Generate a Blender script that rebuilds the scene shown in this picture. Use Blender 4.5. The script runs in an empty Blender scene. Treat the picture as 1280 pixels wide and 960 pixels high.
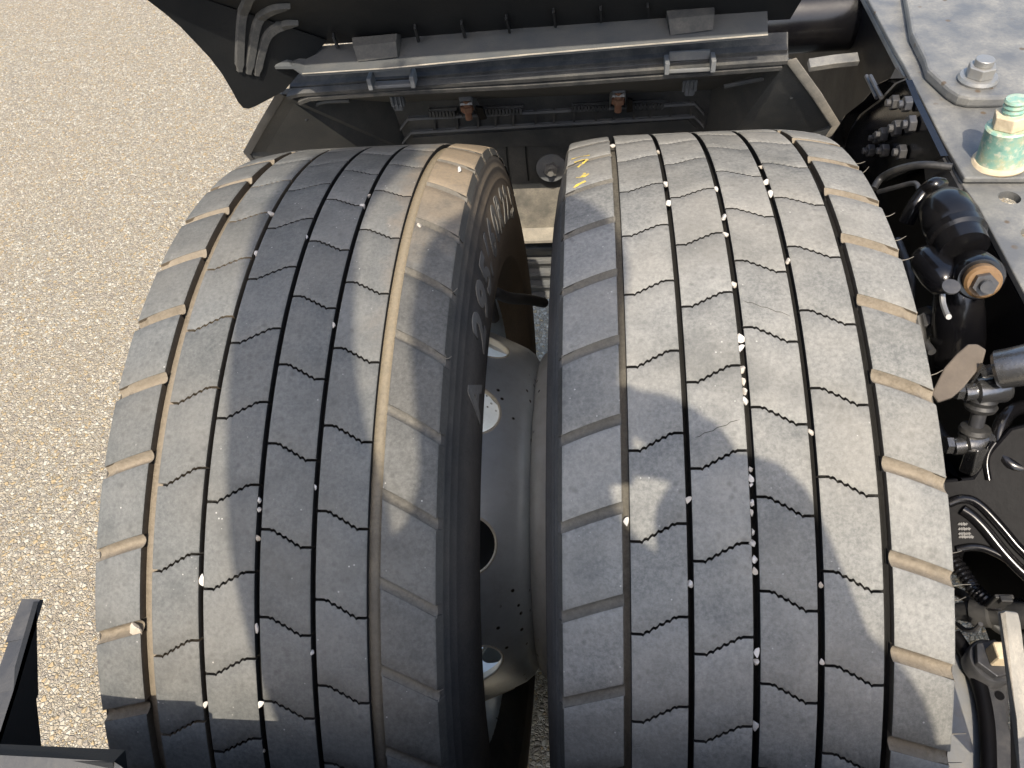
import bpy, bmesh, math, random
from mathutils import Vector, Matrix
random.seed(7)
R_ = math.radians
scene = bpy.context.scene
C = scene.collection

# ---------------------------------------------------------------- camera
CAM = Vector((-0.10797, -0.49540, 1.32746))
FW = Vector((-0.107229, 0.630551, -0.768705)); RT = Vector((0.994191, 0.060799, -0.088810)); UP = Vector((0.009263, 0.773763, 0.633408))
FPX = 935.44
cd = bpy.data.cameras.new('camera'); cam = bpy.data.objects.new('camera', cd); C.objects.link(cam)
cd.sensor_width = 36.0; cd.lens = FPX / 1280 * 36.0; cd.clip_start = 0.01; cd.clip_end = 500
m = Matrix((RT, UP, -FW)).transposed().to_4x4(); m.translation = CAM
cam.matrix_world = m
scene.camera = cam
# ---------------------------------------------------------------- world, sun, exposure
SUN_EL = 54.0
w = bpy.data.worlds.new('World'); scene.world = w; w.use_nodes = True
nt = w.node_tree
sky = nt.nodes.new('ShaderNodeTexSky'); sky.sky_type = 'NISHITA'; sky.sun_disc = False
sky.sun_elevation = R_(SUN_EL); sky.sun_rotation = R_(180)
sky.air_density = 1.0; sky.dust_density = 3.0; sky.ozone_density = 0.5
bg = nt.nodes['Background']; bg.inputs['Strength'].default_value = 0.13
nt.links.new(sky.outputs['Color'], bg.inputs['Color'])
sd = bpy.data.lights.new('sun', 'SUN'); sd.energy = 2.25; sd.angle = R_(0.55); sd.color = (1.0, 0.91, 0.77)
sun = bpy.data.objects.new('sun', sd); C.objects.link(sun)
sun.rotation_euler = (R_(90 - SUN_EL), 0, 0)      # light travels towards +Y and down
sun.location = (0, -3, 5)
scene.view_settings.view_transform = 'Standard'; scene.view_settings.look = 'None'
scene.view_settings.exposure = 1.38; scene.view_settings.gamma = 1.0

# ---------------------------------------------------------------- helpers
AX = 0.463           # height of the axle = tyre radius
PITCH = 2 * math.pi / 46
def at(px, py, ax, val):
    """point of the place seen at photograph pixel (px,py) lying on the plane coordinate[ax]=val"""
    d = FW * FPX + RT * (px - 640) - UP * (py - 480)
    return CAM + d * ((val - CAM[ax]) / d[ax])
def at_plane(px, py, p0, n):
    d = FW * FPX + RT * (px - 640) - UP * (py - 480)
    return CAM + d * ((p0 - CAM).dot(n) / d.dot(n))
def at_cyl(px, py, r):
    d = (FW * FPX + RT * (px - 640) - UP * (py - 480)).normalized()
    oy, oz = CAM.y, CAM.z - AX
    a = d.y ** 2 + d.z ** 2; b = oy * d.y + oz * d.z; c = oy * oy + oz * oz - r * r
    return CAM + d * ((-b - math.sqrt(max(b * b - a * c, 0))) / a)

def thing(name, label, cat, loc=(0, 0, 0), group=None):
    o = bpy.data.objects.new(name, None); C.objects.link(o); o.location = loc
    o.empty_display_size = 0.05
    o['label'] = label; o['category'] = cat
    if group: o['group'] = group
    return o
def tag(o, label, cat, group=None):
    o['label'] = label; o['category'] = cat
    if group: o['group'] = group
    return o
def link_mesh(name, me, parent=None):
    o = bpy.data.objects.new(name, me); C.objects.link(o)
    if parent is not None:
        o.parent = parent
        bpy.context.view_layer.update()
        o.matrix_parent_inverse = parent.matrix_world.inverted()
    return o
def finish(name, bm, mats, parent=None, smooth=40, bevel=0, recalc=True):
    if recalc: bmesh.ops.recalc_face_normals(bm, faces=bm.faces)
    if smooth:
        for f in bm.faces: f.smooth = True
        a = R_(smooth)
        for e in bm.edges:
            if len(e.link_faces) == 2 and e.calc_face_angle(0) > a: e.smooth = False
    me = bpy.data.meshes.new(name); bm.to_mesh(me); bm.free()
    for mm in (mats if isinstance(mats, (list, tuple)) else [mats]): me.materials.append(mm)
    o = link_mesh(name, me, parent)
    if bevel:
        b = o.modifiers.new('bevel', 'BEVEL'); b.width = bevel; b.segments = 2; b.limit_method = 'ANGLE'; b.angle_limit = R_(35)
        b.harden_normals = False
    return o
def add_box(bm, c, s, rot=None, mi=0):
    r = bmesh.ops.create_cube(bm, size=1)
    M = Matrix.Translation(Vector(c)) @ (rot.to_4x4() if rot else Matrix()) @ Matrix.Diagonal((*s, 1))
    bmesh.ops.transform(bm, matrix=M, verts=r['verts'])
    for v in r['verts']:
        for f in v.link_faces: f.material_index = mi
def frame_to(p, q):
    z = (Vector(q) - Vector(p)).normalized()
    x = z.orthogonal().normalized(); y = z.cross(x)
    return Matrix((x, y, z)).transposed()
def add_cyl(bm, p, q, r1, r2=None, seg=24, mi=0, caps=True):
    p = Vector(p); q = Vector(q); r2 = r1 if r2 is None else r2
    r = bmesh.ops.create_cone(bm, cap_ends=caps, segments=seg, radius1=r1, radius2=r2, depth=(q - p).length)
    M = Matrix.Translation((p + q) / 2) @ frame_to(p, q).to_4x4()
    bmesh.ops.transform(bm, matrix=M, verts=r['verts'])
    fs = set(f for v in r['verts'] for f in v.link_faces)
    for f in fs: f.material_index = mi
def add_lathe(bm, prof, p, axis, seg=48, mi=0, closed=False):
    """prof: list of (distance along axis, radius)"""
    p = Vector(p); axis = Vector(axis).normalized(); F = frame_to((0, 0, 0), axis)
    rings = []
    for (d, r) in prof:
        if r < 1e-6: rings.append([bm.verts.new(p + axis * d)]); continue
        rings.append([bm.verts.new(p + F @ Vector((r * math.cos(2 * math.pi * k / seg), r * math.sin(2 * math.pi * k / seg), d))) for k in range(seg)])
    pairs = list(zip(rings, rings[1:]))
    if closed: pairs.append((rings[-1], rings[0]))
    for a, b in pairs:
        for k in range(seg):
            k2 = (k + 1) % seg
            if len(a) == 1 and len(b) == 1: continue
            if len(a) == 1: f = bm.faces.new((a[0], b[k], b[k2]))
            elif len(b) == 1: f = bm.faces.new((a[k], b[0], a[k2]))
            else: f = bm.faces.new((a[k], b[k], b[k2], a[k2]))
            f.material_index = mi
def smooth_path(pts, n=8):
    pts = [Vector(p) for p in pts]
    if len(pts) < 3: return pts
    out = []
    for i in range(len(pts) - 1):
        p0 = pts[max(i - 1, 0)]; p1 = pts[i]; p2 = pts[i + 1]; p3 = pts[min(i + 2, len(pts) - 1)]
        for k in range(n):
            t = k / n
            out.append(0.5 * ((2 * p1) + (p2 - p0) * t + (2 * p0 - 5 * p1 + 4 * p2 - p3) * t * t + (3 * p1 - p0 - 3 * p2 + p3) * t ** 3))
    out.append(pts[-1]); return out
def add_tube(bm, pts, r, seg=10, mi=0, rfun=None):
    pts = [Vector(p) for p in pts]; n = len(pts)
    nrm = None; rings = []
    for i, p in enumerate(pts):
        t = (pts[min(i + 1, n - 1)] - pts[max(i - 1, 0)]).normalized()
        if nrm is None: nrm = t.orthogonal().normalized()
        nrm = (nrm - t * nrm.dot(t)).normalized(); b = t.cross(nrm)
        rr = rfun(i / (n - 1), i) if rfun else r
        rings.append([bm.verts.new(p + (nrm * math.cos(2 * math.pi * k / seg) + b * math.sin(2 * math.pi * k / seg)) * rr) for k in range(seg)])
    for a, c in zip(rings, rings[1:]):
        for k in range(seg):
            bm.faces.new((a[k], a[(k + 1) % seg], c[(k + 1) % seg], c[k])).material_index = mi
    bm.faces.new(rings[0][::-1]).material_index = mi; bm.faces.new(rings[-1]).material_index = mi
def add_slab(bm, pts, off, mi=0):
    """polygon pts (3D) thickened by vector off"""
    off = Vector(off); a = [bm.verts.new(Vector(p)) for p in pts]; b = [bm.verts.new(Vector(p) + off) for p in pts]
    n = len(a)
    bm.faces.new(a).material_index = mi; bm.faces.new(b[::-1]).material_index = mi
    for i in range(n): bm.faces.new((a[i], b[i], b[(i + 1) % n], a[(i + 1) % n])).material_index = mi
def add_strip(bm, path, width_vec, thick_vec, mi=0):
    """ribbon bar swept along path with constant rectangular section"""
    wv = Vector(width_vec); tv = Vector(thick_vec); rings = []
    for p in path:
        p = Vector(p); rings.append([bm.verts.new(p), bm.verts.new(p + wv), bm.verts.new(p + wv + tv), bm.verts.new(p + tv)])
    for a, c in zip(rings, rings[1:]):
        for k in range(4): bm.faces.new((a[k], a[(k + 1) % 4], c[(k + 1) % 4], c[k])).material_index = mi
    bm.faces.new(rings[0][::-1]).material_index = mi; bm.faces.new(rings[-1]).material_index = mi
def hexa(bm, p, axis, r, h, mi=0): add_cyl(bm, p, Vector(p) + Vector(axis).normalized() * h, r, seg=6, mi=mi)

# ---------------------------------------------------------------- materials
def new_mat(name):
    m = bpy.data.materials.new(name); m.use_nodes = True
    return m, m.node_tree.nodes, m.node_tree.links, m.node_tree.nodes['Principled BSDF']
def noise(N, L, scale, detail=5, rough=.6, vec=None):
    n = N.new('ShaderNodeTexNoise'); n.inputs['Scale'].default_value = scale; n.inputs['Detail'].default_value = detail; n.inputs['Roughness'].default_value = rough
    if vec is not None: L.new(vec, n.inputs['Vector'])
    return n.outputs['Fac']
def ramp(N, L, fac, stops):
    r = N.new('ShaderNodeValToRGB')
    while len(r.color_ramp.elements) < len(stops): r.color_ramp.elements.new(0.5)
    for e, (p, c) in zip(r.color_ramp.elements, stops):
        e.position = p; e.color = (*c, 1) if len(c) == 3 else c
    L.new(fac, r.inputs['Fac']); return r.outputs['Color']
def rng(N, L, fac, a, b, c=0.0, d=1.0):
    r = N.new('ShaderNodeMapRange'); r.inputs['From Min'].default_value = a; r.inputs['From Max'].default_value = b
    r.inputs['To Min'].default_value = c; r.inputs['To Max'].default_value = d; L.new(fac, r.inputs['Value']); return r.outputs['Result']
def mix(N, L, fac, a, b, mode='MIX'):
    x = N.new('ShaderNodeMix'); x.data_type = 'RGBA'; x.blend_type = mode
    for inp, v in ((x.inputs['Factor'], fac), (x.inputs[6], a), (x.inputs[7], b)):
        if hasattr(v, 'default_value'): L.new(v, inp)
        elif isinstance(v, (int, float)): inp.default_value = v
        else: inp.default_value = (*v, 1)
    return x.outputs[2]
def mul(N, L, a, b, op='MULTIPLY'):
    x = N.new('ShaderNodeMath'); x.operation = op
    for inp, v in ((x.inputs[0], a), (x.inputs[1], b)):
        if hasattr(v, 'default_value'): L.new(v, inp)
        else: inp.default_value = v
    return x.outputs[0]
def bump(N, L, bs, height, strength, dist):
    b = N.new('ShaderNodeBump'); b.inputs['Strength'].default_value = strength; b.inputs['Distance'].default_value = dist
    L.new(height, b.inputs['Height']); L.new(b.outputs['Normal'], bs.inputs['Normal']); return b
def geo_pos(N): return N.new('ShaderNodeNewGeometry').outputs['Position']

def dusty(name, base, dust, amount=.5, rough=.5, metal=0., scale=30, spec=.5, bumpy=.2, fine=220, spots=None, up=0.0):
    """painted/plastic/steel surface with an uneven film of road dust"""
    m, N, L, bs = new_mat(name)
    pos = geo_pos(N)
    n1 = noise(N, L, scale, 6, .65, pos); n2 = noise(N, L, fine, 3, .6, pos)
    f = rng(N, L, n1, .38, .68, 0, 1); f = mul(N, L, f, amount)
    f2 = rng(N, L, n2, .3, .75, .55, 1.25); f = mul(N, L, f, f2)
    if up:
        g = N.new('ShaderNodeNewGeometry'); sp = N.new('ShaderNodeSeparateXYZ'); L.new(g.outputs['Normal'], sp.inputs[0])
        u = rng(N, L, sp.outputs['Z'], .3, .9, 0, up); f = mul(N, L, f, u, 'ADD')
    cl = N.new('ShaderNodeClamp'); L.new(f, cl.inputs[0]); f = cl.outputs[0]
    col = mix(N, L, f, base, dust)
    if spots:
        v = N.new('ShaderNodeTexVoronoi'); v.inputs['Scale'].default_value = spots[1]; L.new(pos, v.inputs['Vector'])
        s = rng(N, L, v.outputs['Distance'], .10, .16, 1, 0)
        gate = rng(N, L, noise(N, L, 14, 2, .5, pos), .5, .56, 0, 1)
        col = mix(N, L, mul(N, L, s, gate), col, spots[0])
    L.new(col, bs.inputs['Base Color'])
    bs.inputs['Metallic'].default_value = metal
    bs.inputs['Specular IOR Level'].default_value = spec
    L.new(rng(N, L, f, 0, 1, rough, min(rough + .35, .95)), bs.inputs['Roughness'])
    if bumpy: bump(N, L, bs, n2, bumpy, .0015)
    return m

def rubber(name, base, light, dust, dust_amt, dirt_box=None, rough=.82, specks=True, bumps=.35):
    m, N, L, bs = new_mat(name)
    pos = geo_pos(N)
    oi = N.new('ShaderNodeObjectInfo')
    a = noise(N, L, 330, 4, .75, pos); b = noise(N, L, 36, 5, .6, pos); c = noise(N, L, 9, 3, .5, pos)
    f = mul(N, L, rng(N, L, a, .36, .66), .55); f = mul(N, L, f, mul(N, L, rng(N, L, b, .3, .7), .35), 'ADD')
    f = mul(N, L, f, mul(N, L, oi.outputs['Random'], .34), 'ADD')
    col = mix(N, L, f, base, light)
    col = mix(N, L, mul(N, L, rng(N, L, noise(N, L, 17, 4, .65, pos), .50, .70), .45), col, tuple(x * .8 for x in base))
    # darker pock marks worn into the rubber
    v = N.new('ShaderNodeTexVoronoi'); v.inputs['Scale'].default_value = 130; v.inputs['Randomness'].default_value = 1; L.new(pos, v.inputs['Vector'])
    pk = mul(N, L, rng(N, L, v.outputs['Distance'], .12, .38, 1, 0), rng(N, L, b, .46, .62))
    col = mix(N, L, mul(N, L, pk, .45), col, tuple(x * .55 for x in base))
    col = mix(N, L, mul(N, L, rng(N, L, c, .4, .68), dust_amt), col, dust)
    if specks:
        v2 = N.new('ShaderNodeTexVoronoi'); v2.inputs['Scale'].default_value = 170; L.new(pos, v2.inputs['Vector'])
        s = mul(N, L, rng(N, L, v2.outputs['Distance'], .08, .13, 1, 0), rng(N, L, noise(N, L, 60, 3, .6, pos), .57, .63))
        col = mix(N, L, mul(N, L, s, .8), col, (.42, .40, .36))
        # fine scuffs running across
        mp = N.new('ShaderNodeMapping'); mp.inputs['Scale'].default_value = (60, 600, 600); mp.inputs['Rotation'].default_value = (0, 0, .5); L.new(pos, mp.inputs['Vector'])
        sc = rng(N, L, noise(N, L, 1.0, 2, .5, mp.outputs[0]), .68, .76)
        col = mix(N, L, mul(N, L, sc, .35), col, light)
    if dirt_box:
        (x0, x1, y0, y1, dcol, amt) = dirt_box
        sp = N.new('ShaderNodeSeparateXYZ'); L.new(pos, sp.inputs[0])
        nn = mul(N, L, mul(N, L, b, -.5, 'ADD'), .05)
        gx = rng(N, L, mul(N, L, sp.outputs['X'], nn, 'ADD'), x0, x1); gy = rng(N, L, mul(N, L, sp.outputs['Y'], mul(N, L, nn, 3.0), 'ADD'), y0, y1)
        g = mul(N, L, mul(N, L, gx, gy), rng(N, L, a, .25, .6, .55, 1.0))
        col = mix(N, L, mul(N, L, g, amt), col, dcol)
    L.new(col, bs.inputs['Base Color'])
    bs.inputs['Roughness'].default_value = rough; bs.inputs['Specular IOR Level'].default_value = .22
    if bumps: bump(N, L, bs, a, bumps, .0012)
    return m

TAN = (.33, .265, .18)
M = {}
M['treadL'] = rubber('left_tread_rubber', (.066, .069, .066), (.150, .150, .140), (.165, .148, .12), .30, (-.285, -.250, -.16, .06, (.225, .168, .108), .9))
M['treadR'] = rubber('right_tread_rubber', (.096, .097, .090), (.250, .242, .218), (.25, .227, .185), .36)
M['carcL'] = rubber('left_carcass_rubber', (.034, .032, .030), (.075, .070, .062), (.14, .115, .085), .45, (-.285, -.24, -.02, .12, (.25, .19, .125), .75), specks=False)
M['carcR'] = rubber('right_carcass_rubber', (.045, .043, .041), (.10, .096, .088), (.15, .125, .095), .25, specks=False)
M['groove'] = rubber('shaded_groove_rubber', (.010, .010, .010), (.022, .021, .019), (.05, .043, .034), .15, specks=False)  # near-black: the shade inside grooves and sipes is put into the colour
M['mudslot'] = rubber('mud_filled_slot', (.125, .103, .073), (.235, .198, .148), (.25, .21, .155), .5, specks=False, bumps=.7)
M['greyslot'] = rubber('grey_dusty_slot', (.06, .056, .048), (.15, .138, .115), (.17, .15, .115), .5, specks=False, bumps=.6)
M['mudwall'] = rubber('dusty_block_wall', (.06, .048, .034), (.125, .10, .07), (.16, .125, .085), .4, specks=False)
M['greywall'] = rubber('dark_block_wall', (.035, .033, .029), (.075, .07, .06), (.09, .08, .065), .4, specks=False)
M['tanfloor'] = rubber('tan_dust_and_shade_in_groove', (.055, .051, .043), (.125, .115, .094), (.14, .122, .09), .5, (-1, -.9, -.27, -.13, (.25, .205, .138), .95), specks=False, bumps=.6)  # tan dust ahead; the greyer rear end is shade put into the colour
M['shoulderL'] = rubber('scuffed_shoulder_rubber', (.052, .051, .046), (.132, .128, .115), (.15, .132, .105), .28, (-.30, -.26, -.02, .09, (.26, .20, .13), .95))
M['letters'] = rubber('raised_letter_rubber', (.12, .115, .104), (.185, .178, .158), (.19, .165, .125), .4, specks=False)
M['hair'] = rubber('dusty_rubber_hair', (.10, .09, .075), (.22, .20, .165), (.24, .2, .15), .5, specks=False, bumps=0)
M['chalk'] = dusty('yellow_wax_crayon', (.72, .50, .05), (.24, .21, .14), 1.3, .8, scale=160, bumpy=.3, fine=600)
M['rim'] = dusty('silver_wheel_paint', (.66, .71, .74), (.42, .44, .45), .5, .30, .62, 22, spots=((.035, .028, .022), 62), bumpy=.08)
M['rim2'] = dusty('dull_silver_wheel_paint', (.66, .65, .60), (.48, .46, .40), .6, .4, .3, 24, spots=((.04, .03, .022), 55), bumpy=.1)
M['rimedge'] = dusty('bare_cut_edge', (.62, .58, .50), (.5, .44, .34), .5, .5, .2, 60, bumpy=.1)
M['plastic'] = dusty('black_mudguard_plastic', (.034, .037, .039), (.13, .122, .105), .6, .55, 0, 13, spec=.45, bumpy=.25, fine=420)
M['plastic_top'] = dusty('greyed_mudguard_plastic', (.115, .122, .128), (.25, .235, .205), .5, .65, 0, 18, spec=.3, bumpy=.25, fine=420)
M['plastic_mid'] = dusty('scuffed_dark_plastic', (.052, .053, .053), (.16, .15, .13), .65, .75, 0, 26, spec=.12, bumpy=.25, fine=420)
M['plastic_low'] = dusty('dusty_sunlit_lower_wall', (.15, .143, .125), (.36, .325, .265), .8, .7, 0, 30, spec=.3, bumpy=.3, fine=300)  # dusty plastic, paled further by the sunlit patch put into its colour
M['plastic_flange'] = dusty('greyed_skylit_flange', (.085, .091, .095), (.17, .16, .14), .5, .6, 0, 18, spec=.3, bumpy=.25, fine=420)  # greyed plastic, paled further by skylight put into the colour
M['plastic_dust'] = dusty('dust_covered_plastic', (.22, .205, .175), (.46, .41, .33), .8, .75, 0, 22, spec=.3, bumpy=.3, fine=420)
M['plastic_clean'] = dusty('clean_black_plastic', (.009, .010, .011), (.026, .025, .023), .4, .5, 0, 10, spec=.25, bumpy=.12, fine=500)
M['black'] = dusty('black_chassis_paint', (.004, .004, .005), (.022, .02, .017), .3, .15, 0, 16, spec=.5, bumpy=.03)
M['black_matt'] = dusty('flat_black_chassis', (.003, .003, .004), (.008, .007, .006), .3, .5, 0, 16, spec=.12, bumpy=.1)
M['grey_paint'] = dusty('worn_grey_chassis_paint', (.105, .106, .104), (.27, .258, .222), .85, .42, .1, 16, spec=.5, bumpy=.25, fine=300, spots=((.10, .075, .05), 40))
M['steel'] = dusty('dull_steel', (.30, .30, .29), (.30, .275, .23), .6, .38, .6, 40, bumpy=.2)
M['bracket'] = dusty('satin_grey_black_casting', (.045, .046, .05), (.16, .15, .135), .45, .36, .3, 30, spec=.5, bumpy=.15)
M['dark_steel'] = dusty('oily_dark_steel', (.17, .17, .17), (.16, .145, .12), .4, .2, .85, 40, bumpy=.15)
M['tan_head'] = dusty('tan_dusted_metal', (.46, .37, .24), (.62, .53, .38), .7, .7, .05, 60, bumpy=.3)
M['brown_bush'] = dusty('brown_rubber_bush', (.15, .085, .035), (.24, .155, .075), .6, .5, 0, 60, bumpy=.3)
M['taupe'] = dusty('dust_caked_plate', (.085, .069, .054), (.14, .115, .09), .8, .8, 0, 30, bumpy=.3)
M['rust'] = dusty('rusty_bolt', (.21, .095, .05), (.34, .22, .14), .6, .8, .1, 90, bumpy=.4)
M['hose'] = dusty('black_rubber_hose', (.015, .015, .015), (.08, .075, .065), .45, .5, 0, 40, bumpy=.2)
M['strip'] = dusty('grey_flange_top', (.026, .027, .029), (.085, .08, .072), .5, .5, 0, 20, bumpy=.2)
# greenish bush, worn plating
def patina():
    m, N, L, bs = new_mat('green_plated_steel'); pos = geo_pos(N)
    a = noise(N, L, 45, 6, .7, pos); b = noise(N, L, 160, 4, .6, pos)
    col = ramp(N, L, a, [(.30, (.13, .26, .22)), (.46, (.20, .36, .29)), (.58, (.32, .38, .26)), (.70, (.46, .38, .22))])
    col = mix(N, L, mul(N, L, rng(N, L, b, .52, .68), .6), col, (.62, .55, .42))
    L.new(col, bs.inputs['Base Color']); bs.inputs['Roughness'].default_value = .5; bs.inputs['Metallic'].default_value = .15
    bump(N, L, bs, b, .25, .001); return m
M['green'] = patina()
def stone_mat():
    m, N, L, bs = new_mat('pale_quartz_stone'); pos = geo_pos(N); oi = N.new('ShaderNodeObjectInfo')
    col = ramp(N, L, oi.outputs['Random'], [(0, (.54, .51, .46)), (.35, (.42, .37, .30)), (.7, (.60, .58, .54)), (1, (.36, .30, .22))])
    col = mix(N, L, mul(N, L, rng(N, L, noise(N, L, 300, 4, .6, pos), .4, .7), .35), col, (.46, .38, .29))
    L.new(col, bs.inputs['Base Color']); bs.inputs['Roughness'].default_value = .6
    return m
M['stone'] = stone_mat()
def ground_mat():
    m, N, L, bs = new_mat('exposed_aggregate'); pos = geo_pos(N)
    wob = N.new('ShaderNodeTexNoise'); wob.inputs['Scale'].default_value = 60; wob.inputs['Detail'].default_value = 2; L.new(pos, wob.inputs['Vector'])
    off = N.new('ShaderNodeVectorMath'); off.operation = 'SCALE'; off.inputs['Scale'].default_value = .006; L.new(wob.outputs['Color'], off.inputs[0])
    pv = N.new('ShaderNodeVectorMath'); pv.operation = 'ADD'; L.new(pos, pv.inputs[0]); L.new(off.outputs[0], pv.inputs[1])
    outs = []
    for sc in (128, 225):
        v = N.new('ShaderNodeTexVoronoi'); v.inputs['Scale'].default_value = sc; L.new(pv.outputs[0], v.inputs['Vector'])
        e = N.new('ShaderNodeTexVoronoi'); e.feature = 'DISTANCE_TO_EDGE'; e.inputs['Scale'].default_value = sc; L.new(pv.outputs[0], e.inputs['Vector'])
        sp = N.new('ShaderNodeSeparateColor'); L.new(v.outputs['Color'], sp.inputs[0])
        outs.append((v, e, sp))
    st = [(0, (0.234, 0.203, 0.158)), (.12, (0.316, 0.273, 0.198)), (.30, (0.374, 0.325, 0.232)), (.46, (0.363, 0.273, 0.147)), (.58, (0.421, 0.377, 0.288)), (.72, (0.292, 0.255, 0.198)), (.84, (0.480, 0.441, 0.350)), (1, (0.386, 0.302, 0.175))]
    c1 = ramp(N, L, outs[0][2].outputs[0], st); c2 = ramp(N, L, outs[1][2].outputs[0], st)
    for c in (c1, c2): c.node.color_ramp.interpolation = 'CONSTANT'
    sel = rng(N, L, outs[0][2].outputs[1], .45, .5)
    col = mix(N, L, sel, c1, c2)
    h1 = rng(N, L, outs[0][1].outputs['Distance'], 0, .22); h2 = rng(N, L, outs[1][1].outputs['Distance'], 0, .22)
    hm = N.new('ShaderNodeMix'); L.new(sel, hm.inputs[0]); L.new(h1, hm.inputs[2]); L.new(h2, hm.inputs[3])
    hh = hm.outputs[0]
    col = mix(N, L, rng(N, L, hh, 0, .4, .45, 0), col, (.21, .185, .145))
    grain = noise(N, L, 900, 3, .6, pos)
    col = mix(N, L, mul(N, L, rng(N, L, grain, .35, .7), .25), col, (.22, .19, .15))
    big = noise(N, L, 2.2, 4, .6, pos)
    col = mix(N, L, mul(N, L, rng(N, L, big, .35, .65), .20), col, (.34, .275, .19))
    L.new(col, bs.inputs['Base Color']); bs.inputs['Roughness'].default_value = .8; bs.inputs['Specular IOR Level'].default_value = .3
    hsum = mul(N, L, mul(N, L, hh, outs[0][2].outputs[2], 'ADD'), mul(N, L, grain, .25), 'ADD')
    bump(N, L, bs, hsum, .8, .004); return m
M['ground'] = ground_mat()

# ---------------------------------------------------------------- setting: the yard surface
bm = bmesh.new()
bmesh.ops.create_grid(bm, x_segments=24, y_segments=24, size=40)
g = finish('ground', bm, M['ground']); g['kind'] = 'structure'

# ---------------------------------------------------------------- wheels
R = AX
def crown(x): # radius of the tread surface at lateral position x from the tyre centre
    a = abs(x) / .131
    return R - .0012 * a ** 2 - .0058 * max(0, (a - .55) / .45) ** 2.2

def block_mesh(name, x0, x1, lo, hi, depth, flare0, flare1, mat, sidemat):
    """one tread block: lateral extent x0..x1, edges theta=lo(s)/hi(s), rounded rim, sides down to depth"""
    n = 27; rows = [0, .018, .25, .5, .75, .982, 1]
    ss = [0] + [.025 + .95 * i / (n - 1) for i in range(n)] + [1]
    bm = bmesh.new(); grid = []
    for i, s in enumerate(ss):
        col = []
        x = x0 + (x1 - x0) * s
        for j, t in enumerate(rows):
            th = lo(s) + (hi(s) - lo(s)) * t
            edge = (i in (0, len(ss) - 1)) + (j in (0, len(rows) - 1))
            r = crown(x) - (.0007 if edge else 0) - (.0006 if edge == 2 else 0)
            col.append(bm.verts.new((x, -r * math.sin(th), r * math.cos(th))))
        grid.append(col)
    tops = []
    for i in range(len(ss) - 1):
        for j in range(len(rows) - 1):
            f = bm.faces.new((grid[i][j], grid[i + 1][j], grid[i + 1][j + 1], grid[i][j + 1])); f.smooth = True
    ring = [grid[i][0] for i in range(len(ss))] + [grid[-1][j] for j in range(1, len(rows))] + [grid[i][-1] for i in range(len(ss) - 2, -1, -1)] + [grid[0][j] for j in range(len(rows) - 2, 0, -1)]
    dark = []
    low = []
    for v in ring:
        x, y, z = v.co; r = math.hypot(y, z); k = (r - depth) / r
        dx = flare0 if abs(x - x0) < 1e-5 else (flare1 if abs(x - x1) < 1e-5 else 0)
        low.append(bm.verts.new((x + dx, y * k, z * k)))
    for i in range(len(ring)):
        k = (i + 1) % len(ring)
        f = bm.faces.new((ring[i], ring[k], low[k], low[i])); f.smooth = False; f.material_index = 1
        bm.edges.get((ring[i], ring[k])).smooth = False
    bmesh.ops.recalc_face_normals(bm, faces=bm.faces)
    me = bpy.data.meshes.new(name); bm.to_mesh(me); bm.free(); me.materials.append(mat); me.materials.append(sidemat); return me

def sipe(s):   # 0..1 down the block row, flat ends and a wavy middle
    t = min(max((s - .2) / .6, 0), 1)
    ph = t * 5.0; wv = .034 * (abs((ph % 1) * 2 - 1) - .5) if 0 < t < 1 else 0
    return t + wv / .2

def curve_slot(s): return .85 * s + .15 * s * s

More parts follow.
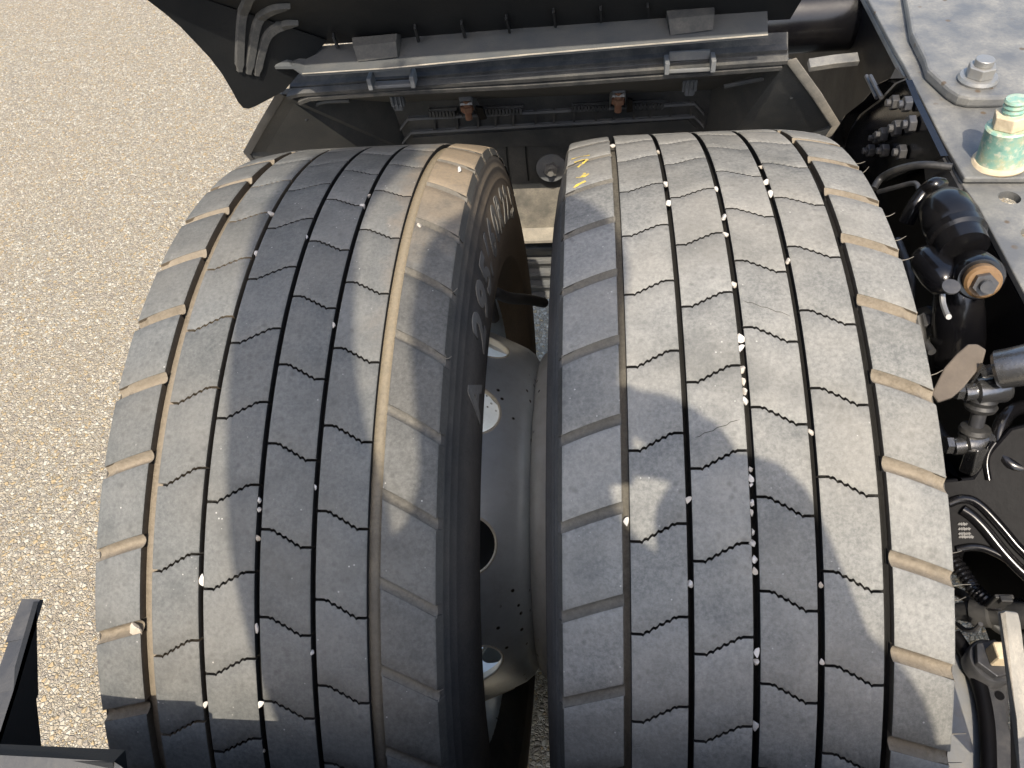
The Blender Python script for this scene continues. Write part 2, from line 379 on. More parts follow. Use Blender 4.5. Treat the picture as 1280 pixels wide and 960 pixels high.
def make_wheel(label, cx, side, grooves, phases, mats, slotfloor, rimmat, slot_off, slot_gap, slot_depth, gd, floors):
    """cx: lateral centre; side=-1: mounting face on the +x side, +1: on the -x side"""
    root = thing('truck_wheel', label, 'wheel', (cx, 0, AX), 'twin wheels on the rear axle')
    g = grooves   # list of five (centre, width)
    edges = [-.1305] + [v for c, wd in g for v in (c - wd / 2, c + wd / 2)] + [.1305]
    rows = [(edges[2 * i], edges[2 * i + 1]) for i in range(6)]
    # ---- carcass (tyre body) profile: base under the rows, groove floors, sidewalls
    prof = []
    def side_pts(sg):
        p = [(.1312, R - .0125), (.1335, R - .018), (.1342, R - .0205), (.1335, R - .022), (.1362, R - .027), (.1368, R - .0295), (.136, R - .031), (.1392, R - .040), (.1398, R - .042), (.1392, R - .044),
             (.143, R - .055), (.1465, R - .075), (.1478, R - .095), (.1465, R - .115), (.1430, R - .130), (.1437, R - .1325), (.1425, R - .135), (.136, R - .150), (.128, R - .160), (.1205, R - .166), (.116, R - .172), (.104, R - .176)]
        return [(sg * x, r) for x, r in p]
    mids = []   # (x, r, material of the strip up to the next point)
    left = side_pts(-1)[::-1]; right = side_pts(1)
    prof = [(x, r, 0) for x, r in left]
    for i, (a, b) in enumerate(rows):
        sh = i in (0, 5)
        d = ((slot_depth[0] if i == 0 else slot_depth[1]) + .0022) if sh else .008
        mi = (1 if i == 0 else 2) if sh else 3
        aa = a if i else -.1300; bb = b if i < 5 else .1300
        for q in range(5):
            x = aa + (bb - aa) * q / 4
            prof.append((x, crown(x) - d, mi if q < 4 else 3))
        if i < 5:
            a2 = rows[i + 1][0]; fl = gd[i]
            prof[-1] = (bb, prof[-1][1], 3)
            prof.append((b + .0003, crown(b) - fl, floors[i])); prof.append((a2 - .0003, crown(a2) - fl, 3))
    prof[-1] = (prof[-1][0], prof[-1][1], 0)
    prof += [(x, r, 0) for x, r in right]
    SEG = 184
    bm = bmesh.new(); rings = []
    for (x, r, mi) in prof:
        rings.append([bm.verts.new((x, -r * math.sin(2 * math.pi * k / SEG), r * math.cos(2 * math.pi * k / SEG))) for k in range(SEG)])
    for i in range(len(prof) - 1):
        for k in range(SEG):
            f = bm.faces.new((rings[i][k], rings[i + 1][k], rings[i + 1][(k + 1) % SEG], rings[i][(k + 1) % SEG])); f.material_index = prof[i][2]; f.smooth = True
    me = bpy.data.meshes.new('tyre'); bm.to_mesh(me); bm.free()
    for k in (mats[1], slotfloor[0], slotfloor[1], M['groove'], M['greyslot'], M['mudslot'], M['tanfloor']): me.materials.append(k)
    tyre = bpy.data.objects.new('tyre', me); C.objects.link(tyre); tyre.parent = root
    tyre['label'] = 'worn tyre with six rows of tread blocks'
    # ---- tread blocks, one object each
    for i, (a, b) in enumerate(rows):
        ph = phases[i] * PITCH
        if i in (0, 5):
            off = slot_off[0 if i == 0 else 1] * PITCH; gap = slot_gap[0 if i == 0 else 1] / R
            fn = (lambda s, off=off: off * curve_slot(1 - s)) if i == 0 else (lambda s, off=off: off * curve_slot(s))
            dep = (slot_depth[0 if i == 0 else 1]) + .004
            fl = (-.0035, 0) if i == 0 else (0, .0035)
        else:
            off = .2 * PITCH; gap = .0020 / R
            fn = (lambda s, off=off: off * sipe(1 - s)) if i < 3 else (lambda s, off=off: off * sipe(s))
            dep = .011; fl = (0, 0)
        tmat = M['shoulderL'] if (i == 5 and side == -1) else mats[0]
        mes = [block_mesh('tread_block', a, b, lambda s: fn(s) + gap / 2, lambda s: fn(s) + PITCH - gap / 2, dep, fl[0], fl[1], tmat, (M['mudwall'] if (i == 1 and side == -1) else M['groove']) if 0 < i < 5 else (M['mudwall'] if (i == 0) == (side == -1) else M['greywall']))]
        if i in (0, 5):
            tb = bmesh.new(); NX, NT = 12, 9; gr = []
            dmax = slot_depth[0 if i == 0 else 1]
            for a_ in range(NX + 1):
                s_ = a_ / NX; x_ = a - .0008 + (b - a + .0016) * s_; col_ = []
                o_ = (1 - s_) if i == 0 else s_           # 1 at the outer edge
                dd = dmax * (1.0 if o_ < .74 else (.55 if o_ < .80 else .95)) * (.72 if o_ < .07 else 1)
                wd_ = gap * (1.0 if o_ < .76 else 1.22)
                for t_ in range(NT + 1):
                    u_ = t_ / NT; th_ = fn(s_) + (u_ - .5) * wd_
                    r_ = crown(x_) - .0009 - dd * math.sin(math.pi * u_) ** .8
                    col_.append(tb.verts.new((x_, -r_ * math.sin(th_), r_ * math.cos(th_))))
                gr.append(col_)
            for a_ in range(NX):
                for t_ in range(NT):
                    f_ = tb.faces.new((gr[a_][t_], gr[a_ + 1][t_], gr[a_ + 1][t_ + 1], gr[a_][t_ + 1])); f_.smooth = True
            bmesh.ops.recalc_face_normals(tb, faces=tb.faces)
            tm = bpy.data.meshes.new('slot_trough'); tb.to_mesh(tm); tb.free(); tm.materials.append(slotfloor[0 if i == 0 else 1])
            for k in range(46):
                o = bpy.data.objects.new('slot_trough', tm); C.objects.link(o); o.parent = tyre
                o.rotation_euler = ((k + phases[i]) * PITCH, 0, 0)
        if side == 1 and i in (2, 3):
            tb = bmesh.new(); prev = None
            for a_ in range(11):
                s_ = (.10 + .8 * a_ / 10) if i == 2 else (.04 + .9 * a_ / 10); x_ = a + (b - a) * s_
                th_ = PITCH * (.62 + (.26 * (1 - s_) if i == 2 else .26 * s_) + .01 * math.sin(a_ * 2.1)); r_ = crown(x_) + .00012
                hw = (.00028 if 0 < a_ < 10 else .00008) / R
                pr_ = [tb.verts.new((x_, -r_ * math.sin(q_), r_ * math.cos(q_))) for q_ in (th_ - hw, th_ + hw)]
                if prev: tb.faces.new((prev[0], pr_[0], pr_[1], prev[1]))
                prev = pr_
            bmesh.ops.recalc_face_normals(tb, faces=tb.faces)
            tm = bpy.data.meshes.new('hairline_cut'); tb.to_mesh(tm); tb.free(); tm.materials.append(M['greywall'])
            for k in ((2,) if i == 2 else (0,)):
                o = bpy.data.objects.new('hairline_cut', tm); C.objects.link(o); o.parent = tyre
                o.rotation_euler = ((k + phases[i]) * PITCH, 0, 0)
        for k in range(46):
            o = bpy.data.objects.new('tread_block', mes[0]); C.objects.link(o); o.parent = tyre
            o.rotation_euler = ((k + phases[i]) * PITCH, 0, 0)
    # ---- rim barrel and dished disc
    s = -side                       # direction from the mounting face to the wheel centre is -s*... (see below)
    mx = .176 * -side               # mounting face in wheel coordinates (left wheel: +.176)
    dirx = side                     # from mounting face towards the tyre
    bm = bmesh.new()
    barrel = [(.0615, .3005), (.0600, .297), (.0615, .292), (.0665, .288), (.075, .2855), (.100, .280), (.118, .262), (.135, .252), (.205, .252), (.225, .270), (.26, .284), (.284, .287), (.291, .297), (.2925, .301),
              (.288, .301), (.282, .291), (.26, .289), (.222, .276), (.203, .258), (.137, .258), (.120, .268), (.101, .286), (.076, .290), (.068, .293), (.0655, .299)]
    add_lathe(bm, barrel, (mx, 0, 0), (dirx, 0, 0), 96, closed=True)
    rim = finish('rim', bm, rimmat, None, 40); rim.parent = root
    bm = bmesh.new()
    disc = [(0, .085), (0, .188), (.002, .196), (.007, .204), (.016, .2115), (.03, .2185), (.055, .2300), (.08, .2405), (.105, .2475), (.135, .2520),
            (.137, .2445), (.106, .2395), (.082, .2325), (.057, .2220), (.032, .2105), (.018, .2035), (.0125, .196), (.011, .186), (.011, .085)]
    add_lathe(bm, disc, (mx, 0, 0), (dirx, 0, 0), 120, closed=True)
    d = finish('wheel_disc', bm, [rimmat, M['rimedge']], None, 40); d.parent = root
    # hand holes cut through the dished part
    bm = bmesh.new()
    for k in range(10):
        a = R_(2.3 + 37 * 0 + 36.9 * k) if k < 9 else R_(2.3 - 30)
        ax = Vector((0, -math.sin(a), math.cos(a)))
        c = Vector((mx + dirx * .064, 0, 0))
        add_cyl(bm, c + ax * .17, c + ax * .29, .032, seg=40, mi=1)
    cut = finish('cut', bm, [rimmat, M['rimedge']], None, 0)
    cut.parent = root
    bpy.context.view_layer.update()
    md = d.modifiers.new('b', 'BOOLEAN'); md.operation = 'DIFFERENCE'; md.object = cut; md.solver = 'EXACT'
    dg = bpy.context.evaluated_depsgraph_get(); dg.update()
    me2 = bpy.data.meshes.new_from_object(d.evaluated_get(dg)); d.modifiers.clear(); d.data = me2
    bpy.data.objects.remove(cut)
    for k in range(10):
        a = R_(2.3 + 36.9 * k) if k < 9 else R_(2.3 - 30)
        axv = Vector((0, -math.sin(a), math.cos(a))); tg = Vector((0, math.cos(a), math.sin(a)))
        pts = []
        for q in range(41):
            u = 2 * math.pi * q / 40; dd = .064 + .0318 * math.cos(u); tt = .0318 * math.sin(u)
            rr = None
            for (d0, r0), (d1, r1) in zip(disc[:9], disc[1:10]):
                if d0 <= dd <= d1: rr = r0 + (r1 - r0) * (dd - d0) / (d1 - d0)
            rad = math.sqrt(max((rr or .235) ** 2 - tt * tt, 0)) - .0008
            pts.append(Vector((mx + dirx * dd, 0, 0)) + axv * rad + tg * tt)
        bm = bmesh.new(); add_tube(bm, pts, .0016, 6)
        e = finish('hole_edge', bm, M['rimedge'], None, 60); e.parent = root
    return root, tyre, rows

LX, RX = -.3519, 0.0
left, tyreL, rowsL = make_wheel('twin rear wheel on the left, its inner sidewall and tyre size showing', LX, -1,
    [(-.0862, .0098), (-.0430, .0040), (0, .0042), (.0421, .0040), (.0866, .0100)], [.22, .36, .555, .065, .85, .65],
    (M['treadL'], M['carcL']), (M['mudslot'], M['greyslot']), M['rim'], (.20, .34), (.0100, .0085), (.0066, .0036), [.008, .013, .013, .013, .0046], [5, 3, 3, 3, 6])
right, tyreR, rowsR = make_wheel('twin rear wheel on the right, wholly visible tread with stones in its grooves', RX, 1,
    [(-.0858, .0056), (-.0426, .0042), (.0008, .0048), (.0428, .0046), (.0864, .0066)], [.785, .95, .15, .655, .435, .29],
    (M['treadR'], M['carcR']), (M['greyslot'], M['mudslot']), M['rim2'], (.23, .23), (.0084, .0108), (.0036, .0060), [.0085, .013, .013, .013, .013], [4, 3, 3, 3, 3])

# rubber whiskers left on the tread edges
def hair_mesh(L, bend, r):
    bm = bmesh.new()
    add_tube(bm, smooth_path([(0, 0, 0), (L * .5, bend * .3, .001), (L, bend, .003)], 4), r, 5, rfun=lambda t, i: r * (1 - .5 * t))
    for f in bm.faces: f.smooth = True
    me = bpy.data.meshes.new('rubber_hair'); bm.to_mesh(me); bm.free(); me.materials.append(M['hair']); return me
hairs = [hair_mesh(.0085, .002, .0004), hair_mesh(.007, .003, .00036), hair_mesh(.010, -.001, .00038), hair_mesh(.005, .002, .00034)]
for k in range(-3, 11):
    for dth in (.30, .46, .95):
        if random.random() < .58: continue
        th = (k + .29 + dth) * PITCH
        o = bpy.data.objects.new('rubber_hair', random.choice(hairs)); C.objects.link(o); o.parent = tyreR
        rr = crown(.13) - .003
        o.location = (.1310, -rr * math.sin(th), rr * math.cos(th)); o.rotation_euler = (th, random.uniform(-.3, .25), random.uniform(-.2, .35))
for k in range(-2, 9):
    if random.random() < .4: continue
    th = (k + .65 + .3) * PITCH
    o = bpy.data.objects.new('rubber_hair', hairs[3]); C.objects.link(o); o.parent = tyreL
    rr = crown(.13) - .003; o.location = (.1308, -rr * math.sin(th), rr * math.cos(th)); o.rotation_euler = (th, random.uniform(-.2, .4), random.uniform(-.4, .4))

# yellow crayon strokes on the right tyre's outer-left row
def on_tread(px, py, cx): 
    p = at_cyl(px, py, R - .004); x = p.x - cx
    p = at_cyl(px, py, crown(x) + .0004); return p - Vector((cx, 0, AX))
for strokes in ([(717, 235), (722, 231), (732, 226)], [(720, 222), (727, 221), (731, 216), (729, 221), (736, 217)], [(718, 203), (727, 200), (734, 199), (730, 203), (722, 209)], [(714, 199), (724, 196), (737, 194)]):
    bm = bmesh.new(); pts = smooth_path([on_tread(x, y, RX) for x, y in strokes], 6)
    for i in range(len(pts) - 1):
        a, b = pts[i], pts[i + 1]; t = (b - a); n = Vector((0, a.y, a.z)).normalized(); sdir = t.cross(n).normalized() * random.uniform(.0008, .0016)
        vs = [bm.verts.new(p) for p in (a - sdir, b - sdir, b + sdir, a + sdir)]; f = bm.faces.new(vs)
    bm.normal_update()
    o = finish('crayon_mark', bm, M['chalk'], None, 0); o.parent = tyreR

# tyre size raised on the left tyre's inner sidewall
def sidewall_text(txt, th0, rad, size, gap, name):
    bmA = bmesh.new(); th = th0
    for ch in txt:
        cu = bpy.data.curves.new('t', 'FONT'); cu.body = ch; cu.size = size; cu.extrude = .0004; cu.resolution_u = 4; cu.offset = .0018
        ob = bpy.data.objects.new('t', cu); C.objects.link(ob); bpy.context.view_layer.update()
        me = bpy.data.meshes.new_from_object(ob.evaluated_get(bpy.context.evaluated_depsgraph_get()))
        wd = max(v.co.x for v in me.vertices) - min(v.co.x for v in me.vertices); x0 = min(v.co.x for v in me.vertices)
        b2 = bmesh.new(); b2.from_mesh(me)
        for v in b2.verts:
            r = rad + v.co.y; a = th - (v.co.x - x0) / rad
            k = R - r   # follow the bulge of the sidewall
            tab = [(.040, .1392), (.055, .143), (.075, .1465), (.095, .1478), (.115, .1465), (.13, .143)]
            bx = tab[0][1]
            for (k0, b0), (k1, b1) in zip(tab, tab[1:]):
                if k0 <= k <= k1: bx = b0 + (b1 - b0) * (k - k0) / (k1 - k0)
            if k > .13: bx = .143
            v.co = Vector((bx + v.co.z + .0006, -r * math.sin(a), r * math.cos(a)))
        me3 = bpy.data.meshes.new(name); b2.to_mesh(me3); b2.free(); bmA.from_mesh(me3)
        bpy.data.objects.remove(ob); th -= (wd + gap) / rad
    o = finish(name, bmA, M['letters'], None, 0); o.parent = tyreL; return o
sidewall_text('295/60 R22.5'.replace(' ', ''), R_(8.6), .3770, .051, .0085, 'sidewall_lettering')
sidewall_text('A', R_(19), .3770, .048, .012, 'sidewall_lettering')

# valve extension hose between the wheels
bm = bmesh.new()
add_tube(bm, smooth_path([(-.222, .115, .705), (-.221, .10, .752), (-.214, .095, .765), (-.20, .11, .742), (-.184, .155, .695), (-.170, .20, .645)], 8), .0065, 12)
v = finish('valve_hose', bm, M['hose'], left); v['label'] = 'black rubber valve extension hose'

# ---------------------------------------------------------------- stones in the grooves
def stone_mesh(i):
    rnd = random.Random(50 + i); bm = bmesh.new()
    bmesh.ops.create_icosphere(bm, subdivisions=2, radius=1.1)
    cuts = [(Vector((rnd.uniform(-1, 1), rnd.uniform(-1, 1), rnd.uniform(-1, 1))).normalized(), rnd.uniform(.42, .75)) for _ in range(12)]
    for v_ in bm.verts:
        for n, d in cuts:
            e = v_.co.dot(n) - d
            if e > 0: v_.co -= n * e
    for f in bm.faces: f.smooth = False
    me = bpy.data.meshes.new('pebble'); bm.to_mesh(me); bm.free(); me.materials.append(M['stone']); return me
stones = [stone_mesh(i) for i in range(7)]
ordn = ['first', 'second', 'third', 'fourth', 'fifth', 'sixth', 'seventh', 'eighth', 'ninth', 'tenth', 'eleventh', 'twelfth', 'thirteenth', 'fourteenth', 'fifteenth', 'sixteenth', 'seventeenth', 'eighteenth', 'nineteenth', 'twentieth', 'twenty-first', 'twenty-second', 'twenty-third', 'twenty-fourth', 'twenty-fifth', 'twenty-sixth']
peb = {
 ('R', 1): [(766, 181, 4), (783, 651, 5.5)],
 ('R', 2): [(823, 190, 4), (832, 228, 5), (836, 252, 5), (861, 624, 5.5), (863, 730, 6.5)],
 ('R', 3): [(896, 236, 4), (905, 271, 5), (908, 293, 5), (917, 354, 5), (926, 421, 6.5), (926.5, 434, 5), (928, 461, 7), (930, 477, 5.5), (931, 489, 5.5), (932.5, 502, 6), (938, 586, 4.5), (939, 597, 5), (939, 606, 3), (940, 628, 5.5), (940, 641, 4), (941, 665, 5.5), (942, 680, 6), (943, 699, 6.5), (944, 713, 5), (946, 815, 6), (946, 828, 5), (945, 909, 6.5)],
 ('R', 4): [(951, 208, 4), (958, 226, 5.5), (964, 242, 6), (985, 326, 4.5), (1015, 541, 6), (1026, 731, 4.5), (1028, 827, 4)],
 ('L', 1): [(168, 786, 9)],
 ('L', 2): [(339, 267, 6), (320, 315, 4.5), (253, 724, 5.5), (257, 880, 4.5)],
 ('L', 3): [(383, 296, 3.5), (324, 625, 4), (324, 638, 4), (321, 672, 5.5), (320, 785, 5), (325, 880, 5.5), (329, 939, 3.5)],
 ('L', 4): [(460, 244, 4), (453, 257, 5.5), (416, 407, 4.5), (394, 609, 3.5), (390, 817, 3.5)],
 ('L', 6): [(574, 211, 5), (525, 282, 5.5)],
}
gname = {1: 'leftmost groove', 2: 'second groove from left', 3: 'middle groove', 4: 'fourth groove from left', 6: 'right shoulder slots'}
for (sd_, gi), lst in peb.items():
    for k, (px, py, rp) in enumerate(sorted(lst, key=lambda t: t[1])):
        p = at_cyl(px, py, R - .0015)
        dist = (p - CAM).length; rr = rp * dist / FPX * random.uniform(.78, 1.0)
        p = p - Vector((0, p.y, p.z - AX)).normalized() * rr * .25
        o = bpy.data.objects.new('pebble', stones[(k * 3 + gi) % 7]); C.objects.link(o)
        o.location = p; th = math.atan2(-p.y, p.z - AX)
        o.rotation_euler = (th, random.uniform(-.3, .3), random.uniform(-.3, .3))
        o.scale = (rr * .92, rr * random.uniform(1.1, 1.5), rr * .8)
        tyre = 'right' if sd_ == 'R' else 'left'
        if gi == 1 and sd_ == 'L': lab = 'largest white stone, lying in a muddy left edge slot of the left tyre'
        elif len(lst) == 1: lab = f'only pale stone in the {gname[gi]} of the {tyre} tyre'
        else: lab = f'pale stone in the {gname[gi]} of {tyre} tyre, {ordn[k]} from top'
        tag(o, lab, 'stone', f'pale stones stuck in the {tyre} tyre')

# ---------------------------------------------------------------- axle, hubs
t = thing('rear_axle', 'black axle housing running from the twin wheels under the chassis', 'axle', (.3, 0, AX))
bm = bmesh.new(); add_lathe(bm, [(0, 0), (0, .068), (.22, .075), (.40, .085), (.55, .16), (.75, .19), (.95, .16), (1.1, .085), (1.5, .07), (1.5, 0)], (.13, 0, AX), (1, 0, 0), 40)
finish('housing', bm, M['black_matt'], t)
bm = bmesh.new(); add_lathe(bm, [(0, 0), (0, .06), (.02, .085), (.06, .09), (.20, .10), (.22, .16), (.235, .16), (.24, .10), (.34, .12), (.36, .195), (.50, .20), (.505, .08), (.505, 0)], (-.40, 0, AX), (1, 0, 0), 48)
finish('hub', bm, M['black_matt'], t)
bm = bmesh.new(); add_lathe(bm, [(0, .05), (0, .205), (.012, .214), (.05, .214), (.055, .19), (.055, .05)], (.108, 0, AX), (1, 0, 0), 64)
finish('brake_drum', bm, M['bracket'], t)

# ---------------------------------------------------------------- open mudguard cover (hinged up at the front)
cover = thing('mudguard_cover', 'black plastic top mudguard section tilted up in front of the tyres, ribbed underside showing', 'mudguard', (-.19, .40, .90))
P0 = Vector((0, .43, .893)); dirv = Vector((0, -.36, .40)).normalized(); nrm = Vector((0, -.743, -.669))   # underside normal (towards the tyres)
def on_cover(px, py): return at_plane(px, py, P0, nrm)
fold = -.44
A = Vector((fold, P0.y, P0.z)); B = A + dirv * .54
Cc = at(305, 135, 1, .36)
Dc = at(184, 0, 1, .31)
nsk = (Dc - A).cross(Cc - A).normalized()
if nsk.x < 0: nsk = -nsk
fdir = nsk.cross(nrm).normalized()
if fdir.z < 0: fdir = -fdir
B = A + fdir * (.33 / fdir.dot(dirv))
def on_skirt(px, py): return at_plane(px, py, A, nsk)
bm = bmesh.new()
xr = .135
lowr = dirv * -.02
add_slab(bm, [A + lowr + Vector((-.035, 0, .004)), Vector((xr, P0.y, P0.z)) + lowr, Vector((xr, P0.y, P0.z)) + dirv * .33, B], -nrm * .006)
sil = [(355, 114), (320, 132.5), (311, 136), (304, 135), (298, 128), (290, 113), (278, 93), (262, 72), (245, 54), (225, 33), (205, 16), (184, 0)]
skp = [A] + [on_skirt(*q) for q in sil]
last = skp[-1]; skp += [last + fdir * .16 + Vector((-.02, 0, 0)), last.lerp(B, .5) + fdir * .18, B]
add_slab(bm, skp, -nsk * .005)
finish('cover_panel', bm, M['plastic_clean'], cover, 40)
# turned-in flange along the lower edge
bm = bmesh.new()
fl_lo = [on_px for on_px in (at(343, 83, 1, .385), at(365, 83, 1, .385), at(378, 92, 1, .38), at(480, 85.5, 1, .38), at(660, 68, 1, .385), at(800, 56, 1, .385), at(960, 43, 1, .385))]
fl_hi = [at(352, 71, 1, .40), at(366, 66, 1, .425), at(385, 62, 1, .432), at(480, 53, 1, .432), at(660, 34, 1, .432), at(800, 21, 1, .432), at(960, 8, 1, .432)]
rw = []
for a_, b_ in zip(fl_lo, fl_hi):
    dn = Vector((0, .001, -.004)); rw.append([bm.verts.new(v) for v in (a_, b_ + Vector((0, .006, .0)), b_ + Vector((0, .006, 0)) + dn, a_ + dn)])
for p_, q_ in zip(rw, rw[1:]):
    for k in range(4): bm.faces.new((p_[k], p_[(k + 1) % 4], q_[(k + 1) % 4], q_[k]))
bm.faces.new(rw[0][::-1]); bm.faces.new(rw[-1])
finish('flange', bm, M['plastic_flange'], cover, 0)
bm = bmesh.new(); add_tube(bm, [p + Vector((0, -.0005, .0)) for p in fl_lo[2:]], .0010, 6); finish('pale_edge', bm, M['plastic_dust'], cover, 60)  # thin pale bead along the lower edge of the flange
# chevron ribs wrapping from skirt to panel
ribs = [[(299, 88), (299.5, 60), (302, 22), (308, 6), (316, -8), (345, -14)], [(310, 91), (315, 60), (320, 33), (327, 20), (342, 11), (363, 6)], [(320, 93), (326, 66), (333, 46), (343, 36), (358, 30), (373, 27)]]
foldpx = 352
for rb in ribs:
    bm = bmesh.new()
    pts = []
    for q in smooth_path([(x, y, 0) for x, y in rb], 5):
        a = on_skirt(q.x, q.y); b = on_cover(q.x, q.y)
        p, n = (a, nsk) if (a - CAM).length < (b - CAM).length else (b, nrm)
        n = n if n.dot(CAM - p) > 0 else -n
        pts.append(p + n * .0015)
    n_ = len(pts); rows_ = []
    for i, p in enumerate(pts):
        tg = (pts[min(i + 1, n_ - 1)] - pts[max(i - 1, 0)]).normalized(); vw = (CAM - p).normalized()
        nn_ = nsk if (p - A).dot(nsk) < .004 and abs((p - A).dot(nsk)) < abs((p - P0).dot(nrm)) else nrm
        nn_ = nn_ if nn_.dot(vw) > 0 else -nn_
        sd2 = tg.cross(nn_).normalized(); ww = .0062 * (1 if i < n_ - 4 else (n_ - 1 - i) / 4 + .05) * (1 if i > 1 else .6)
        rows_.append([bm.verts.new(q) for q in (p - sd2 * ww - nn_ * .003, p - sd2 * ww * .7 + nn_ * .0030, p + sd2 * ww * .7 + nn_ * .0030, p + sd2 * ww - nn_ * .003)])
    for a_, b_ in zip(rows_, rows_[1:]):
        for k in range(3): bm.faces.new((a_[k], a_[k + 1], b_[k + 1], b_[k]))
    finish('stiffening_rib', bm, M['plastic_mid'], cover, 25)
# small webs between flange and panel
for (x0, y0, x1, y1) in [(360, 48, 367, 68), (415, 42, 421, 63), (517, 31, 522, 55), (575, 26, 580, 50), (631, 19, 636, 44), (690, 11, 693, 37), (749, 8, 750, 31), (808, 4, 810, 25)]:
    bm = bmesh.new(); a = on_cover(x0, y0); b = at(x1, y1, 1, .425); c = at(x1, y1, 1, .412)
    add_slab(bm, [a + nrm * -.001, b + Vector((0, .006, 0)), c + Vector((0, 0, .002)), a + nrm * .005], (.0028, 0, 0)); finish('web', bm, M['plastic_clean'], cover, 0)
# catch boxes standing on the flange
for (x0, y0, x1, y1, x2, y2, x3, y3) in [(440, 47, 496, 42, 497, 71, 447, 77), (833, 13, 893, 8, 891, 37, 838, 44)]:
    bm = bmesh.new()
    a = at(x0, y0, 1, .415); b = at(x1, y1, 1, .415); c = at(x2, y2, 1, .395); d = at(x3, y3, 1, .395)
    mid = .42; e = a.lerp(d, mid); f = b.lerp(c, mid)
    e2 = e + Vector((0, -.004, .004)); f2 = f + Vector((0, -.004, .004))
    off = Vector((0, .022, -.012))
    add_slab(bm, [a, b, f2, e2], off); add_slab(bm, [e2, f2, c, d], off)
    o = finish('catch_box', bm, M['plastic_mid'], cover, 0)

# ---------------------------------------------------------------- front mudguard section below it
front = thing('front_mudguard', 'open black plastic tub section of mudguard standing in front of both tyres', 'mudguard', (-.19, .6, .5))
AL = at(352, 118, 1, .42); AR = at(985, 75, 1, .42); BL = at(312, 190, 1, .50); BR = at(1040, 155, 1, .50)
CLt = at(489, 128, 1, .60); CRt = at(890, 112, 1, .60); CLb = Vector((CLt.x + .012, .655, .40)); CRb = Vector((CRt.x - .002, .655, .40))
BLb = BL + Vector((0.02, .02, -.30)); BRb = BR + Vector((-.02, .02, -.30))
bm = bmesh.new(); th = Vector((0, .006, .003))
nseg = 10
def panel3(a, b, c, off): add_slab(bm, [a, b, c], off)
def panel(a, b, c, d, off): add_slab(bm, [a, b, c, d], off)
panel(AL, AR, CRt, CLt, (0, .003, .006))                          # upper slope
W0 = [CLt, CRt]; 
w1L = Vector((CLt.x + .004, .628, .60)); w1R = Vector((CRt.x, .628, .60)); w2L = Vector((CLt.x + .008, .645, .50)); w2R = Vector((CRt.x, .645, .50))
panel(CLt, CRt, w1R, w1L, (0, .006, 0)); panel(w1L, w1R, w2R, w2L, (0, .006, 0)); sunlit_low = (w2L, w2R, CRb, CLb)
panel3(AL, CLt, w1L, (-.004, .004, 0)); panel(BL, AL, w1L, w2L, (-.004, .004, 0)); panel3(BL, w2L, CLb, (-.004, .004, 0)); panel(BLb, BL, CLb, CLb + Vector((0, 0, -.1)), (-.004, .004, 0))
panel3(AR, w1R, CRt, (.004, .004, 0)); panel(AR, BR, w2R, w1R, (.004, .004, 0)); panel3(BR, CRb, w2R, (.004, .004, 0)); panel(BR, BRb, CRb + Vector((0, 0, -.1)), CRb, (.004, .004, 0))
finish('tub_wall', bm, M['plastic'], front, 30)
bm = bmesh.new(); add_slab(bm, sunlit_low, (0, .006, 0)); finish('lower_wall', bm, M['plastic_low'], front, 0)
bm = bmesh.new()
hs_t = [at(px, py, 1, .448) for px, py in ((366, 84), (480, 78), (660, 62), (830, 48), (985, 40))]; hs_b = [at(px, py, 1, .420) for px, py in ((360, 119), (480, 109), (660, 97), (830, 85), (985, 75))]
for i in range(4): add_slab(bm, [hs_b[i], hs_b[i + 1], hs_t[i + 1], hs_t[i]], (0, .002, -.004))
bmesh.ops.remove_doubles(bm, verts=bm.verts, dist=.0001)
finish('hinge_strip', bm, M['plastic_mid'], front, 0)
# double rim along the top edge
bm = bmesh.new()
rimL1, rimR1 = at(366, 116, 1, .415), at(985, 77, 1, .415)
def along(pxs, y): return [at(px, py, 1, y) for px, py in pxs]
add_strip(bm, along([(358, 121), (374, 117), (480, 110), (660, 99), (830, 87), (985, 76)], .412), (0, .010, .0025), (0, .003, -.006))
add_strip(bm, along([(372, 128), (385, 123), (480, 116), (660, 107), (830, 95), (978, 84)], .416), (0, .006, .001), (0, .003, -.006))
finish('rim_flange', bm, M['plastic_mid'], front, 0)
bm = bmesh.new()
add_strip(bm, along([(362, 108), (374, 108), (480, 99), (660, 85), (760, 78)], .425), (0, .012, .002), (0, .002, -.006))
add_strip(bm, along([(760, 78), (830, 72), (985, 62)], .425), (0, .012, .002), (0, .002, -.006))
finish('hinge_ledge', bm, M['plastic_mid'], front, 0)
bm = bmesh.new()
add_strip(bm, [AR + Vector((-.002, -.004, .002)), AR.lerp(BR, .5) + Vector((.001, -.004, .001)), BR + Vector((0, -.004, 0)), BR + Vector((-.006, -.002, -.02))], (.011, .002, .002), (0, .004, -.006))
o = finish('side_edge', bm, M['plastic_dust'], front, 30, bevel=.001); o['label'] = 'dust covered right edge'
bm = bmesh.new()
add_strip(bm, [AL + Vector((.004, -.004, .002)), AL.lerp(BL, .5) + Vector((0, -.004, .0)), BL + Vector((0, -.004, 0)), BL + Vector((.006, -.002, -.02))], (-.010, .002, .002), (0, .004, -.006))
finish('side_edge', bm, M['strip'], front, 30, bevel=.001)
# inner step line on the flared sides
for pts in ([(383, 150), (389, 138), (402, 128), (437, 126)], [(905, 108), (960, 98), (975, 105), (990, 122)]):
    bm = bmesh.new(); k = [at(px, py, 1, .47) for px, py in pts]; add_tube(bm, smooth_path(k, 4), .003, 6); finish('moulded_step', bm, M['plastic'], front)
